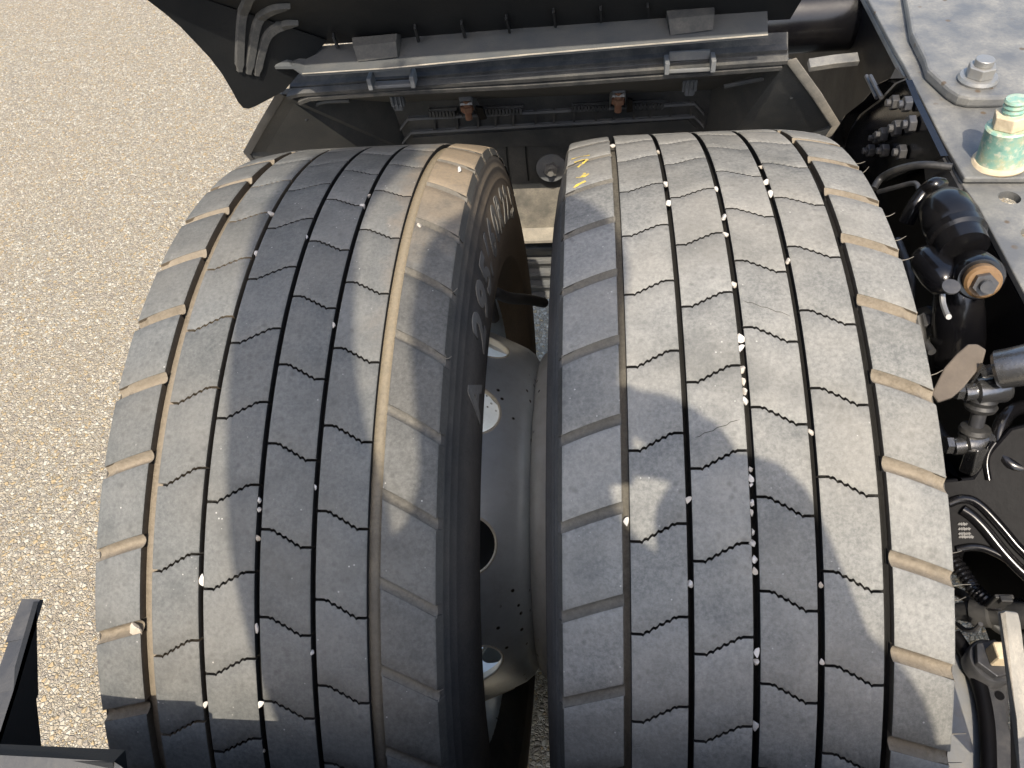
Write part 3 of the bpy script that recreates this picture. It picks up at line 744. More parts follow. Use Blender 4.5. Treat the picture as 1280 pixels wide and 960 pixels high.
# hinge sockets in the rim
for (cx_, cy_) in ((490, 100), (862, 80)):
    bm = bmesh.new(); p = at(cx_, cy_, 1, .412)
    for sx in (-.028, .028): add_box(bm, p + Vector((sx, .001, .0)), (.006, .022, .016))
    add_box(bm, p + Vector((0, .004, -.008)), (.056, .012, .005)); add_box(bm, p + Vector((0, .010, .006)), (.050, .004, .012))
    finish('hinge_socket', bm, M['plastic_top'], front, 0, bevel=.0012)
# long ribs and cross webs on the back wall
def at_wall(px, py, off):
    y = .61
    for _ in range(12):
        z = at(px, py, 1, y).z
        y = (.60 + .028 * (CLt.z - z) / (CLt.z - .60) if z > .60 else .628 + .017 * (.60 - z) / .10 if z > .50 else .645 + .010 * (.50 - z) / .10) - off
    return at(px, py, 1, y)
for yy0, yy1 in ((150, 131), (167, 147)):
    bm = bmesh.new()
    pts = [at_wall(500 if yy0 < 155 else 503, yy0 + 14, .008), at_wall(510 if yy0 < 155 else 514, yy0 + 1, .008), at_wall(690, (yy0 + yy1) / 2 + 1, .008), at_wall(868, yy1 + 1, .008), at_wall(880, yy1 + 14, .008)]
    add_strip(bm, pts, (0, .014, .0), (0, 0, .004)); finish('wall_rib', bm, M['plastic_top'], front, 0)
for i in range(14):
    px = 545 + i * 24.5 + random.uniform(-3, 3); py = 146 - (px - 545) * .052
    bm = bmesh.new(); add_slab(bm, [at_wall(px, py - 4, .005), at_wall(px, py + 21, .005), at_wall(px, py + 21, -.004), at_wall(px, py - 4, -.004)], (.003, 0, 0)); finish('wall_web', bm, M['plastic_mid'], front, 0)
for px, y0, y1 in ((545, 172, 186), (631, 170, 225), (655, 170, 226)):
    bm = bmesh.new(); add_strip(bm, [at_wall(px, y0, .0015), at_wall(px + 2, (y0 + y1) / 2, .0015), at_wall(px + 5, y1, .0015)], (.0025, 0, 0), (0, .01, 0)); finish('wall_seam', bm, M['plastic_clean'], front, 0)
bm = bmesh.new(); add_slab(bm, [at_wall(516, 185, .003), at_wall(516, 172, .003), at_wall(860, 150, .003), at_wall(872, 162, .003), at_wall(872, 180, .003)], (0, .002, 0)); finish('raised_panel', bm, M['plastic'], front, 0)
# toothed strips beside the latches
for x0, x1, yb in ((538, 572, 141), (604, 655, 138), (715, 762, 134), (788, 832, 131)):
    bm = bmesh.new()
    n = int((x1 - x0) / 4.2)
    for i in range(n):
        add_box(bm, at_wall(x0 + (x1 - x0) * i / n, yb - i * .05, .003), (.004, .012, .011))
    add_box(bm, (at_wall(x0, yb, .001) + at_wall(x1, yb - 2, .001)) / 2 + Vector((0, 0, .007)), ((at(x1, yb, 1, .61) - at(x0, yb, 1, .61)).length, .012, .005))
    finish('toothed_rail', bm, M['plastic'], front, 0)
# round blanking plate with nut
c = at(689, 209, 1, .63); nv = Vector((0, -1, .12)).normalized()
bm = bmesh.new(); add_cyl(bm, c, c + nv * .004, .026, seg=40); finish('round_plate', bm, M['plastic_top'], front, 40)
bm = bmesh.new(); hexa(bm, c + nv * .004, nv, .012, .010); add_cyl(bm, c + nv * .014, c + nv * .024, .0055, seg=12); finish('nut', bm, M['steel'], front, 30)
# bottom lip and the step behind it
bm = bmesh.new()
add_slab(bm, [(-.47, .655, .402), (.12, .655, .402), (.12, .625, .395), (-.47, .625, .395)], (0, 0, -.008)); finish('bottom_lip', bm, M['plastic_dust'], front, 0, bevel=.0015)
bm = bmesh.new()
for k in range(6):
    z = .385 - k * .034; add_slab(bm, [(-.47, .69, z), (.14, .69, z), (.14, .70, z - .026), (-.47, .70, z - .026)], (0, .006, 0)); add_slab(bm, [(-.47, .684, z - .026), (.14, .684, z - .026), (.14, .684, z - .034), (-.47, .684, z - .034)], (0, .02, 0))
finish('ribbed_skirt', bm, M['plastic_top'], front, 0)
# latches with rusty bolts (things hanging from the tub)
for i, (px, py) in enumerate(((583, 130), (773, 120))):
    c = at(px, py, 1, .56)
    t = thing('latch_bracket', 'rusty latch bolt in a pale U bracket, the ' + ('left' if i == 0 else 'right') + ' one inside the mudguard', 'latch', c, 'latches inside the front mudguard')
    bm = bmesh.new()
    path = [c + Vector((-.0125, .02, -.038)), c + Vector((-.0115, 0, -.012)), c + Vector((-.0095, -.004, .0)), c + Vector((.0095, -.004, .0)), c + Vector((.0115, 0, -.012)), c + Vector((.0125, .02, -.038))]
    add_strip(bm, path, (0, .022, .008), (0, .002, .0028)); finish('u_bracket', bm, M['steel'], t, 0, bevel=.0006)
    bm = bmesh.new(); add_cyl(bm, c + Vector((0, .002, .006)), c + Vector((0, .005, -.028)), .0055, seg=14); hexa(bm, c + Vector((0, .002, -.004)), (0, .05, -1), .0105, .008); finish('bolt', bm, M['rust'], t, 30)
    bm = bmesh.new(); add_box(bm, c + Vector((0, .004, .014)), (.02, .016, .016)); finish('hanger', bm, M['plastic_top'], t, 0, bevel=.002)
    bm = bmesh.new(); add_slab(bm, [c + Vector((.014, .0, -.006)), c + Vector((.022, .01, -.014)), c + Vector((.024, .03, -.045)), c + Vector((.014, .02, -.04))], (0, .004, .001)); finish('side_plate', bm, M['black_matt'], t, 0)
for px, py in ((497, 124), (862, 105)):
    c = at(px, py, 1, .52); bm = bmesh.new(); add_box(bm, c, (.020, .012, .018)); add_box(bm, c + Vector((0, -.002, -.010)), (.012, .010, .010)); 
    for q in (-.006, 0, .006): add_box(bm, c + Vector((q, -.007, -.002)), (.002, .004, .02))
    finish('clip', bm, M['plastic_top'], front, 0, bevel=.0015)

# ---------------------------------------------------------------- rear mudguard behind the tyres
rear = thing('rear_mudguard', 'black plastic rear mudguard section with grey front edge behind the tyres', 'mudguard', (-.19, -.55, .6))
bm = bmesh.new()
def arc_pt(x, a, r): return Vector((x, -r * math.sin(a), AX + r * math.cos(a)))
a0 = math.atan2(.400, .392)
# shell with a notch: raised tongue at the left end, lower lip over the middle
def shell(x0, x1, a_start, a_end, r0, r1, n=14):
    for i in range(n):
        t0 = a_start + (a_end - a_start) * i / n; t1 = a_start + (a_end - a_start) * (i + 1) / n
        vs = [[arc_pt(x, a, r) for x in (x0, x1) for r in (r0, r1)] for a in (t0, t1)]
        add_slab(bm, [vs[0][0], vs[0][2], vs[1][2], vs[1][0]], arc_pt(0, (t0 + t1) / 2, r1) - arc_pt(0, (t0 + t1) / 2, r0))
shell(-.53, -.402, a0 + .006, R_(112), .545, .5575); shell(-.402, .19, a0 + .030, R_(112), .545, .5575)
finish('shell', bm, M['plastic_clean'], rear, 30)
bm = bmesh.new()
L1 = [at(-60, 941, 1, -.400), at(0, 944, 1, -.400), at(60, 947, 1, -.400), at(142, 952, 1, -.400), at(150, 957, 1, -.402), at(164, 968, 1, -.406)]
for i in range(len(L1) - 1): add_slab(bm, [L1[i], L1[i + 1], L1[i + 1] + Vector((0, -.022, -.013)), L1[i] + Vector((0, -.022, -.013))], (0, -.002, -.005))
bmesh.ops.remove_doubles(bm, verts=bm.verts, dist=.0001)
L2 = [Vector((-.402, -.412, .848)), Vector((.18, -.412, .848))]
add_slab(bm, [L2[0], L2[1], L2[1] + Vector((0, -.02, -.015)), L2[0] + Vector((0, -.02, -.015))], (0, -.002, -.005))
finish('front_edge', bm, M['strip'], rear, 0)
bm = bmesh.new(); xs = -.53
q = [at(48, 752, 0, xs), at(46, 764, 0, xs), at(46.5, 810, 0, xs), at(48, 868, 0, xs), at(45.5, 874, 0, xs), at(51, 925, 0, xs), at(54, 960, 0, xs), Vector((xs, -.50, .60)), Vector((xs, -.62, .60)), Vector((xs, -.55, .78)), at(-30, 1000, 0, xs), at(0, 915, 0, xs), at(17, 862, 0, xs)]
add_slab(bm, q, (-.004, 0, 0)); finish('side_skirt', bm, M['plastic_clean'], rear, 0)
bm = bmesh.new()
tp = [at(50, 749, 0, xs), at(36, 797, 0, xs), at(17, 862, 0, xs), at(0, 915, 0, xs), at(-30, 1000, 0, xs)]
for i in range(len(tp) - 1): add_slab(bm, [tp[i], tp[i + 1], tp[i + 1] + Vector((-.017, -.004, .0)), tp[i] + Vector((-.015, 0, 0))], (0, .001, -.004))
finish('skirt_edge', bm, M['strip'], rear, 0)
# right-hand end bracket of the rear mudguard
bm = bmesh.new(); xs = .185
tp = [at(1253, 768, 0, .180), at(1257, 764, 0, .181), at(1273, 766, 0, .194), at(1276, 778, 0, .195), at(1292, 900, 0, .197), at(1300, 980, 0, .197), at(1276, 980, 0, .180), at(1272, 900, 0, .180)]
add_slab(bm, tp, (.001, .003, -.005)); finish('end_bracket', bm, M['plastic_dust'], rear, 0, bevel=.0015)
bm = bmesh.new(); a = at(1254, 775, 0, xs + .004); add_slab(bm, [at(1256, 785, 0, xs + .012), at(1275, 900, 0, xs + .012), at(1280, 985, 0, xs + .012), at(1264, 985, 0, xs + .04), at(1262, 860, 0, xs + .04)], (.004, .002, -.002)); finish('bracket_web', bm, M['black_matt'], rear, 0)

# ---------------------------------------------------------------- chassis frame with mounting plates
FZ = .78
chassis = thing('chassis_rail', 'worn grey painted chassis rail with black side web at the upper right', 'chassis', (.45, .3, .6))
bm = bmesh.new()
def fz(px, py, z=FZ): p = at(px, py, 2, z); return p
e1 = [fz(1110, 40), fz(1125, 72), fz(1152, 124), fz(1180, 177), fz(1206, 225)]
xe = sum(p.x for p in e1) / len(e1)
add_slab(bm, [Vector((.312, 1.6, FZ - .010)), Vector((.312, .262, FZ - .010)), Vector((.318, .21, FZ - .010)), Vector((.318, -1.2, FZ - .010)), Vector((.72, -1.2, FZ - .010)), Vector((.72, 1.6, FZ - .010))], (0, 0, -.009))
fl = finish('top_flange', bm, M['grey_paint'], chassis, 0, bevel=.0015)
# holes through the flange
bm = bmesh.new()
for px, py in ((1262, 247), (1291, 293)):
    c = fz(px, py, FZ - .01); add_cyl(bm, c + Vector((0, 0, .05)), c - Vector((0, 0, .05)), .0115, seg=28)
cut = finish('cut', bm, M['black'], None, 0); md = fl.modifiers.new('b', 'BOOLEAN'); md.operation = 'DIFFERENCE'; md.object = cut; md.solver = 'EXACT'
bpy.context.view_layer.update(); dg = bpy.context.evaluated_depsgraph_get(); dg.update()
me2 = bpy.data.meshes.new_from_object(fl.evaluated_get(dg)); fl.modifiers.clear(); fl.data = me2; bpy.data.objects.remove(cut)
bm = bmesh.new(); add_box(bm, (.322, .2, FZ - .16), (.008, 2.8, .28)); add_box(bm, (.36, .2, FZ - .30), (.08, 2.8, .008)); finish('web', bm, M['black_matt'], chassis, 0)
bm = bmesh.new(); c = fz(1229, 268, FZ - .012); add_cyl(bm, c + Vector((-.004, 0, -.004)), c + Vector((-.012, 0, -.004)), .007, seg=16); finish('rivet', bm, M['black'], chassis)
# sub plate on the rail
bm = bmesh.new()
pts = [fz(1128, 76), fz(1180, 177), fz(1206, 222), fz(1290, 222), Vector((.70, .285, FZ)), Vector((.70, 1.2, FZ)), Vector((.311, 1.2, FZ)), fz(1118, 60)]
add_slab(bm, pts, (0, 0, -.0075))
sub = tag(finish('sub_plate', bm, M['grey_paint'], None, 0, bevel=.002), 'flat scuffed grey plate lying on the rail under the green bush', 'plate')
# hanging black bracket edge under the plate
bm = bmesh.new()
pe = [fz(1124, 74), fz(1140, 92), fz(1160, 120), fz(1178, 160), fz(1181, 182), fz(1206, 226)]
add_strip(bm, [p + Vector((-.001, 0, -.012)) for p in pe], (.004, .001, 0), (-.006, .0, -.035)); finish('edge_angle', bm, M['bracket'], sub, 30)
# raised mounting plate with hexagon bolt
bm = bmesh.new(); ZP = FZ + .016
pts = [at(x, y, 2, ZP) for x, y in ((1140, 40), (1156, 72), (1160, 86), (1172, 97), (1186, 110), (1199, 118), (1213, 121), (1240, 121), (1296, 119), (1330, 60), (1300, -20), (1130, -20))]
add_slab(bm, pts, (0, 0, -.0155))
top = tag(finish('mounting_plate', bm, M['grey_paint'], None, 0, bevel=.004), 'thick rounded-corner steel plate carrying the large hexagon bolt', 'plate')
c = at(1221, 101, 2, ZP)
t = thing('hexagon_bolt', 'large steel hexagon nut with thick washer on the rounded mounting plate', 'bolt', c)
bm = bmesh.new(); add_lathe(bm, [(0, 0), (0, .0275), (.004, .029), (.009, .027), (.009, 0)], c, (0, 0, 1), 40); finish('washer', bm, M['steel'], t, 40)
bm = bmesh.new(); hexa(bm, c + Vector((0, 0, .009)), (0, 0, 1), .021, .017); finish('nut', bm, M['steel'], t, 0, bevel=.0015)
bm = bmesh.new(); add_cyl(bm, c + Vector((0, 0, .026)), c + Vector((0, 0, .036)), .0135, seg=24); finish('stud', bm, M['steel'], t, 40, bevel=.001); t.scale = (.8, .8, .8)
# green plated bush with nut
c = fz(1249, 204); ax = Vector((-.14, .05, 1)).normalized()
t = thing('spacer_bush', 'green plated spacer bush with tan nut standing on the grey plate', 'bush', c)
bm = bmesh.new(); add_lathe(bm, [(0, 0), (0, .033), (.003, .0345), (.006, .033), (.008, .031), (.008, 0)], c, ax, 40); finish('flange', bm, M['tan_head'], t, 40)
bm = bmesh.new(); add_lathe(bm, [(.007, .0), (.007, .0295), (.012, .0285), (.05, .0265), (.0535, .027), (.0555, .025), (.0555, 0)], c, ax, 40); finish('sleeve', bm, M['green'], t, 40)
bm = bmesh.new(); hexa(bm, c + ax * .0555, ax, .022, .018); finish('nut', bm, M['tan_head'], t, 0, bevel=.0015)
bm = bmesh.new(); add_lathe(bm, [(.073, 0), (.073, .0135)] + [(.074 + i * .003, .0135 if i % 2 else .0122) for i in range(6)] + [(.092, .012), (.092, 0)], c, ax, 24); finish('stud', bm, M['green'], t, 30); t.scale = (.86, .86, .86)

# ---------------------------------------------------------------- running gear between tyre and rail
# gusset bracket with bolts
t = thing('gusset_bracket', 'black curved gusset bracket with bolt heads ahead of the right tyre', 'bracket', (.29, .48, .7))
bm = bmesh.new()
gp = [at(1056, 186, 0, .292), at(1062, 165, 0, .292), at(1075, 145, 0, .292), at(1098, 128, 0, .292), at(1120, 105, 0, .292), at(1132, 100, 0, .292), at(1142, 125, 0, .292), at(1176, 195, 0, .292), at(1100, 230, 0, .292)]
add_slab(bm, gp, (.008, 0, 0)); add_strip(bm, [p + Vector((-.002, -.002, .004)) for p in gp[:6]], (-.02, 0, 0), (.0, .004, -.004)); finish('plate', bm, M['black'], t, 0, bevel=.0015)
for px, py, r in ((1122, 128, .010), (1138, 130, .010), (1125, 160, .011), (1143, 155, .011), (1108, 168, .010), (1092, 188, .009), (1110, 188, .009), (1131, 190, .010), (1100, 172, .008)):
    bm = bmesh.new(); p = at(px, py, 0, .290); hexa(bm, p, (-1, 0, 0), r, .009); add_cyl(bm, p + Vector((-.009, 0, 0)), p + Vector((-.015, 0, 0)), r * .5, seg=12); finish('bolt_head', bm, M['bracket'], t, 0, bevel=.001)
# crossmember far ahead
bm = bmesh.new(); add_cyl(bm, (.10, .78, .72), (.9, .78, .72), .055, seg=28); 
tag(finish('crossmember_tube', bm, M['black'], None, 40), 'black tubular crossmember at the far end beyond the gusset', 'crossmember')
bm = bmesh.new()
add_strip(bm, [at(1013, 84, 1, .66), at(1045, 79, 1, .66), at(1075, 76, 1, .66)], (0, .02, .004), (0, .003, -.01)); tag(finish('grey_rail', bm, M['grey_paint'], None, 0, bevel=.001), 'short pale grey rail beyond the right corner of the mudguard tub', 'rail')
# two parallel pipes beyond the gusset
for k, (a, b) in enumerate((((1083, 95), (1096, 122)), ((1088, 95), (1102, 122)))):
    bm = bmesh.new(); add_tube(bm, [at(*a, 0, .27), at(*b, 0, .27)], .0028, 8)
    tag(finish('brake_pipe', bm, M['bracket'], None), ('left' if k == 0 else 'right') + ' one of two thin parallel pipes beyond the gusset bracket', 'pipe', 'thin pipes beyond the gusset')
# cables
def cable(pts, r, mat, label, name='cable', cat='cable', x=.28, n=8):
    bm = bmesh.new(); add_tube(bm, smooth_path([at(px, py, 0, xx) if xx else at(px, py, 0, x) for px, py, xx in pts], n), r, 10)
    return tag(finish(name, bm, mat, None), label, cat)
cable([(1092, 236, .24), (1102, 222, .25), (1125, 211, .262), (1155, 206, .28), (1190, 209, .305)], .0045, M['hose'], 'thin black cable arching from the tyre to the rail')
cable([(1098, 240, .25), (1120, 234, .26), (1143, 229, .27), (1149, 238, .27), (1154, 252, .265)], .0030, M['bracket'], 'bent thin rod below the arching cable', 'rod', 'rod')
cable([(1133, 278, .25), (1143, 258, .255), (1157, 239, .265), (1168, 231, .27), (1176, 231, .28)], .0085, M['black'], 'thick curved black bar beside the shock absorber', 'bent_bar', 'bar')
cable([(1146, 395, .25), (1152, 430, .255), (1150, 470, .26), (1163, 520, .262), (1188, 560, .27)], .006, M['hose'], 'black hose hanging down behind the dusty plate', 'air_hose', 'hose')
cable([(1300, 505, .33), (1268, 512, .30), (1252, 530, .285), (1248, 556, .28), (1262, 580, .285), (1300, 590, .31)], .007, M['black'], 'looped black hose right of the drop link', 'air_hose', 'hose')
cable([(1180, 735, .27), (1205, 745, .275), (1235, 775, .285), (1262, 792, .30), (1300, 800, .32)], .005, M['hose'], 'thin black hose running below the corrugated conduit', 'air_hose', 'hose')
cable([(1122, 300, .25), (1138, 345, .25), (1140, 400, .255), (1165, 440, .26)], .0045, M['bracket'], 'thin grey pipe between the tyre edge and the casting', 'brake_pipe', 'pipe')
bm = bmesh.new(); add_slab(bm, [at(x, y, 0, .262) for x, y in ((1140, 388), (1158, 382), (1172, 396), (1168, 418), (1150, 424))], (.01, .003, -.004)); hexa(bm, at(1156, 402, 0, .260), (-.6, -.4, .7), .009, .008)
tag(finish('clamp_plate', bm, M['bracket'], None, 0, bevel=.001), 'small dark clamp plate with one bolt head left of the shock absorber', 'clamp')
# shock absorber
t = thing('shock_absorber', 'gloss black shock absorber with brown rubber bush beside the chassis rail', 'shock absorber', at(1205, 310, 0, .275))
a = at(1181, 262, 0, .268); b = at(1212, 326, 0, .272); d = (b - a).normalized()
bm = bmesh.new(); add_lathe(bm, [(-.022, 0), (-.020, .012), (-.012, .021), (0, .026), (.022, .0275), (.030, .025), (.033, .028), (.041, .028), (.044, .0245), (.060, .024), (.060, 0)], a, d, 44); finish('body', bm, M['black'], t, 40)
c1 = at(1226, 349, 0, .272); ax = (at(1240, 366, 0, .262) - c1).normalized()
bm = bmesh.new(); add_lathe(bm, [(-.035, 0), (-.035, .021), (-.005, .0225), (0, .020), (0, 0)], c1, ax, 36); finish('eye', bm, M['black'], t, 40)
bm = bmesh.new(); add_lathe(bm, [(-.004, 0), (-.004, .016), (.010, .0165), (.013, .014), (.013, 0)], c1, ax, 32); finish('bush', bm, M['brown_bush'], t, 40)
bm = bmesh.new(); hexa(bm, c1 + ax * .013, ax, .011, .008); add_cyl(bm, c1 + ax * .021, c1 + ax * .028, .006, seg=16); finish('bolt', bm, M['bracket'], t, 30)
# rounded casting ear
bm = bmesh.new(); a = at(1156, 320, 0, .245); b = at(1180, 352, 0, .25)
add_lathe(bm, [(-.006, 0), (-.004, .011), (.0, .015), (.010, .018), (.035, .018), (.05, .015), (.06, 0)], a, (b - a), 32); tag(finish('casting_ear', bm, M['black'], None, 60), 'rounded gloss black casting left of the shock absorber', 'casting')
# suspension arm column
t = thing('suspension_arm', 'black suspension arm column below the shock absorber', 'arm', at(1195, 420, 0, .26))
bm = bmesh.new()
a = at(1196, 352, 0, .275); b = at(1198, 400, 0, .285); c = at(1192, 450, 0, .30)
add_tube(bm, smooth_path([a, b, c], 6), .03, 20, rfun=lambda q, i: .021 + .010 * q); finish('arm_body', bm, M['black'], t, 50)
bm = bmesh.new(); p = at(1188, 360, 0, .232); add_lathe(bm, [(0, 0), (0, .0075), (.003, .008), (.003, 0)], p, (-.1, -.25, .95), 28); finish('cap', bm, M['bracket'], t, 40)
bm = bmesh.new(); add_tube(bm, smooth_path([at(1178, 368, 0, .23), at(1179, 380, 0, .23), at(1184, 394, 0, .23), at(1186, 396, 0, .23)], 4), .0028, 8); finish('wire_clip', bm, M['steel'], t)
# dusty plate
bm = bmesh.new()
pp = [(1164, 492), (1168, 484), (1180, 460), (1196, 442), (1210, 430), (1222, 430), (1233, 437), (1228, 455), (1216, 470), (1204, 485), (1190, 497), (1172, 503)]
p0 = at(1198, 466, 0, .232); nn = Vector((-.35, -.50, .79)).normalized()
add_slab(bm, [at_plane(x, y, p0, nn) for x, y in pp], -nn * .012)
tag(finish('arm_end_plate', bm, M['taupe'], None, 0, bevel=.0015), 'flat dust caked grey-brown plate touching the right tyre edge', 'plate')
# torque rod eye: steel sleeve with pin
t = thing('rod_eye', 'shiny steel rod eye with a projecting pin beside the dusty plate', 'rod end', at(1250, 465, 0, .27))
a = at(1243, 463, 0, .262); b = at(1288, 455, 0, .285); d = (b - a).normalized()
bm = bmesh.new(); add_lathe(bm, [(.003, .0115), (0, .015), (.003, .018), (.03, .019), (.04, .018), (.044, .012), (.044, 0)], a, d, 40); finish('sleeve', bm, M['dark_steel'], t, 40)
bm = bmesh.new(); add_lathe(bm, [(.008, 0), (.008, .012), (.02, .0125)], a, d, 32); finish('rubber', bm, M['black_matt'], t, 40)
bm = bmesh.new(); add_lathe(bm, [(-.010, 0), (-.010, .0055), (-.007, .0065), (.012, .0065)], a, d, 20); finish('pin', bm, M['dark_steel'], t, 40)
bm = bmesh.new(); add_slab(bm, [at(x, y, 0, .246) for x, y in ((1208, 478), (1226, 453), (1229, 456), (1214, 478))], (.004, .002, -.004)); finish('edge_clip', bm, M['dark_steel'], t, 0)
# stabiliser drop link
t = thing('drop_link', 'slim steel drop link with ball joints and rubber boots', 'linkage', at(1217, 545, 0, .262))
j1 = at(1231, 488, 0, .262); j2 = at(1214, 556, 0, .262)
bm = bmesh.new(); add_cyl(bm, j1.lerp(j2, -.05), j2, .0068, seg=16); finish('rod', bm, M['bracket'], t)
for k, (px, py) in enumerate(((1226, 488), (1212, 556))):
    p = at(px, py, 0, .258); d = Vector((1, .1, .05))
    bm = bmesh.new(); add_lathe(bm, [(-.016, 0), (-.016, .0085), (-.006, .0085), (-.005, .013), (.02, .014), (.024, .012), (.024, 0)], p, d, 28); finish('joint', bm, M['dark_steel'], t, 40)
    bm = bmesh.new(); hexa(bm, p + Vector((-.017, 0, 0)), (-1, 0, 0), .009, .006); finish('nut', bm, M['dark_steel'], t, 0)
    q = j1.lerp(j2, .17 if k == 0 else .83); dd = (j2 - j1).normalized() * (1 if k == 0 else -1)
    bm = bmesh.new(); add_lathe(bm, [(-.012, .007), (-.010, .013), (-.006, .0145), (-.003, .0125), (.001, .0135), (.005, .011), (.009, .0075)], q, -dd, 28); finish('boot', bm, M['hose'], t, 40)
bm = bmesh.new(); a = at(1213, 566, 0, .258); b = at(1203, 594, 0, .252); add_slab(bm, [at(x, y, 0, .252) for x, y in ((1206, 562), (1222, 562), (1216, 590), (1213, 596), (1197, 589))], (.02, .008, -.008)); finish('fork', bm, M['dark_steel'], t, 0, bevel=.002)
# dry leaf
bm = bmesh.new(); lp = [at(x, y, 0, .243) for x, y in ((1183, 588), (1187, 590), (1190, 594), (1200, 597), (1203, 600), (1194, 603), (1186, 600), (1184, 595))]
add_slab(bm, lp, (.0, .0006, -.0010)); tag(finish('dry_leaf', bm, M['tan_head'], None, 0), 'small yellow dry leaf lying on the axle arm below the drop link', 'leaf')
# axle arm casting with raised edges
t = thing('axle_arm', 'black cast axle arm with raised curved edges running to the lower right', 'arm', at(1240, 650, 0, .27))
bm = bmesh.new()
arm = [(1176, 600), (1215, 596), (1240, 560), (1262, 535), (1320, 520), (1330, 715), (1280, 716), (1262, 702), (1243, 690), (1222, 685), (1196, 690), (1184, 700)]
n2 = Vector((-.35, -.55, .76)).normalized(); p0 = at(1230, 640, 0, .262)
add_slab(bm, [at_plane(x, y, p0, n2) for x, y in arm], -n2 * .02); finish('casting', bm, M['black_matt'], t, 0, bevel=.003)
for pth, r in (([(1186, 629), (1200, 624), (1214, 625), (1227, 633), (1240, 646), (1256, 664), (1272, 683), (1290, 700)], .0045), ([(1203, 637), (1215, 645), (1230, 660), (1250, 685), (1268, 705), (1290, 726)], .0055), ([(1196, 687), (1212, 684), (1228, 685), (1246, 692), (1262, 702), (1290, 724)], .0038), ([(1236, 600), (1233, 580), (1236, 565), (1244, 553)], .0028)):
    bm = bmesh.new(); add_tube(bm, smooth_path([at_plane(x, y, p0 + n2 * .001, n2) for x, y in pth], 5), r, 10); finish('raised_edge', bm, M['black'], t, 60)
# cast-in part marks: rows of small raised characters (not legible in the photograph)
bm = bmesh.new()
for row, (yy, n) in enumerate(((655, 4), (661, 5), (667, 5), (671, 6))):
    for i in range(n):
        p = at_plane(1199 + i * 3.0 + row * .3, yy, p0 + n2 * .0006, n2); F3 = frame_to((0, 0, 0), n2)
        add_box(bm, p, (.0024, .0016 + .0012 * ((i * 7 + row * 3) % 3) / 2, .0012), F3)
finish('cast_marks', bm, M['bracket'], t, 0)
# ribbed rubber air-line conduit
def conduit(pts, r, label, pitch=.0048):
    path = smooth_path(pts, 14); L = sum((b - a).length for a, b in zip(path, path[1:])); n = int(L / pitch * 4)
    cum = [0]
    for a, b in zip(path, path[1:]): cum.append(cum[-1] + (b - a).length)
    res = []; j = 0
    for i in range(n + 1):
        s = L * i / n
        while j < len(path) - 2 and cum[j + 1] < s: j += 1
        res.append(path[j].lerp(path[j + 1], (s - cum[j]) / max(cum[j + 1] - cum[j], 1e-9)))
    bm = bmesh.new(); add_tube(bm, res, r, 12, rfun=lambda t, i: r * (1.0, 1.0, .84, .84)[i % 4])
    return tag(finish('corrugated_conduit', bm, M['black'], None, 30), label, 'conduit')
conduit([at(1190, 697, 0, .245), at(1205, 718, 0, .25), at(1222, 742, 0, .255), at(1244, 757, 0, .262), at(1262, 757, 0, .28), at(1300, 758, 0, .31)], .0075, 'black corrugated cable conduit curving beneath the axle arm')
bm = bmesh.new(); p = at(1249, 752, 0, .258); add_box(bm, p, (.016, .004, .024)); add_box(bm, p + Vector((0, -.003, .010)), (.010, .006, .008)); tag(finish('cable_tie', bm, M['hose'], None, 0, bevel=.001), 'black cable tie clip round the corrugated conduit', 'cable tie')
t = thing('hose_fitting', 'black hose fitting with ring clip lying below the conduit', 'fitting', at(1215, 770, 0, .245))
a = at(1196, 764, 0, .24); b = at(1256, 768, 0, .27); d = (b - a).normalized()
bm = bmesh.new(); add_lathe(bm, [(0, 0), (0, .008), (.012, .010), (.014, .013), (.028, .013), (.030, .010), (.042, .011), (.05, .012), (.075, .012), (.10, .012), (.10, 0)], a, d, 24); finish('body', bm, M['hose'], t, 30)
bm = bmesh.new(); add_tube(bm, smooth_path([at(1196, 780, 0, .242), at(1206, 787, 0, .242), at(1218, 787, 0, .242), at(1226, 780, 0, .242)], 5), .0022, 8); finish('ring_clip', bm, M['bracket'], t)
# air spring seat at the bottom: steel piston, dark rim, cast bracket with tan bolt
t = thing('spring_bracket', 'dark cast spring bracket with curved rim at the lower right corner', 'bracket', at(1235, 880, 2, .56))
bm = bmesh.new(); zc = .575
br = [(1196, 802), (1203, 800), (1214, 812), (1224, 820), (1262, 838), (1262, 905), (1270, 925), (1270, 1000), (1225, 1000), (1232, 960), (1230, 910), (1222, 870), (1210, 835)]
add_slab(bm, [at(x, y, 2, zc) for x, y in br], (0, 0, -.02)); finish('casting', bm, M['bracket'], t, 0, bevel=.004)
bm = bmesh.new()
rimp = [(1192, 792), (1208, 816), (1222, 848), (1231, 885), (1235, 925), (1236, 1000)]
add_tube(bm, smooth_path([at(x, y, 2, zc + .002) for x, y in rimp], 6), .0065, 14); finish('curved_rim', bm, M['black_matt'], t, 60)
bm = bmesh.new(); c = at(1252, 870, 2, zc); add_cyl(bm, c + Vector((-.002, 0, .0002)), c + Vector((-.002, 0, .0012)), .004, seg=16); finish('plug', bm, M['black_matt'], t, 0)
bm = bmesh.new(); pist = [(1180, 800), (1205, 826), (1220, 870), (1227, 925), (1228, 1000), (1120, 1000), (1120, 815)]
add_slab(bm, [at(x, y, 2, zc - .008) for x, y in pist], (0, 0, -.02)); finish('steel_seat', bm, M['steel'], t, 0)
c = at(1231, 834, 2, zc)
t = thing('flange_bolt', 'tan dusted square bolt head on a grey collar by the lower right corner', 'bolt', c)
bm = bmesh.new(); add_lathe(bm, [(0, 0), (0, .0205), (.016, .0205), (.018, .019), (.018, 0)], c, (0, 0, 1), 36); finish('collar', bm, M['bracket'], t, 40)
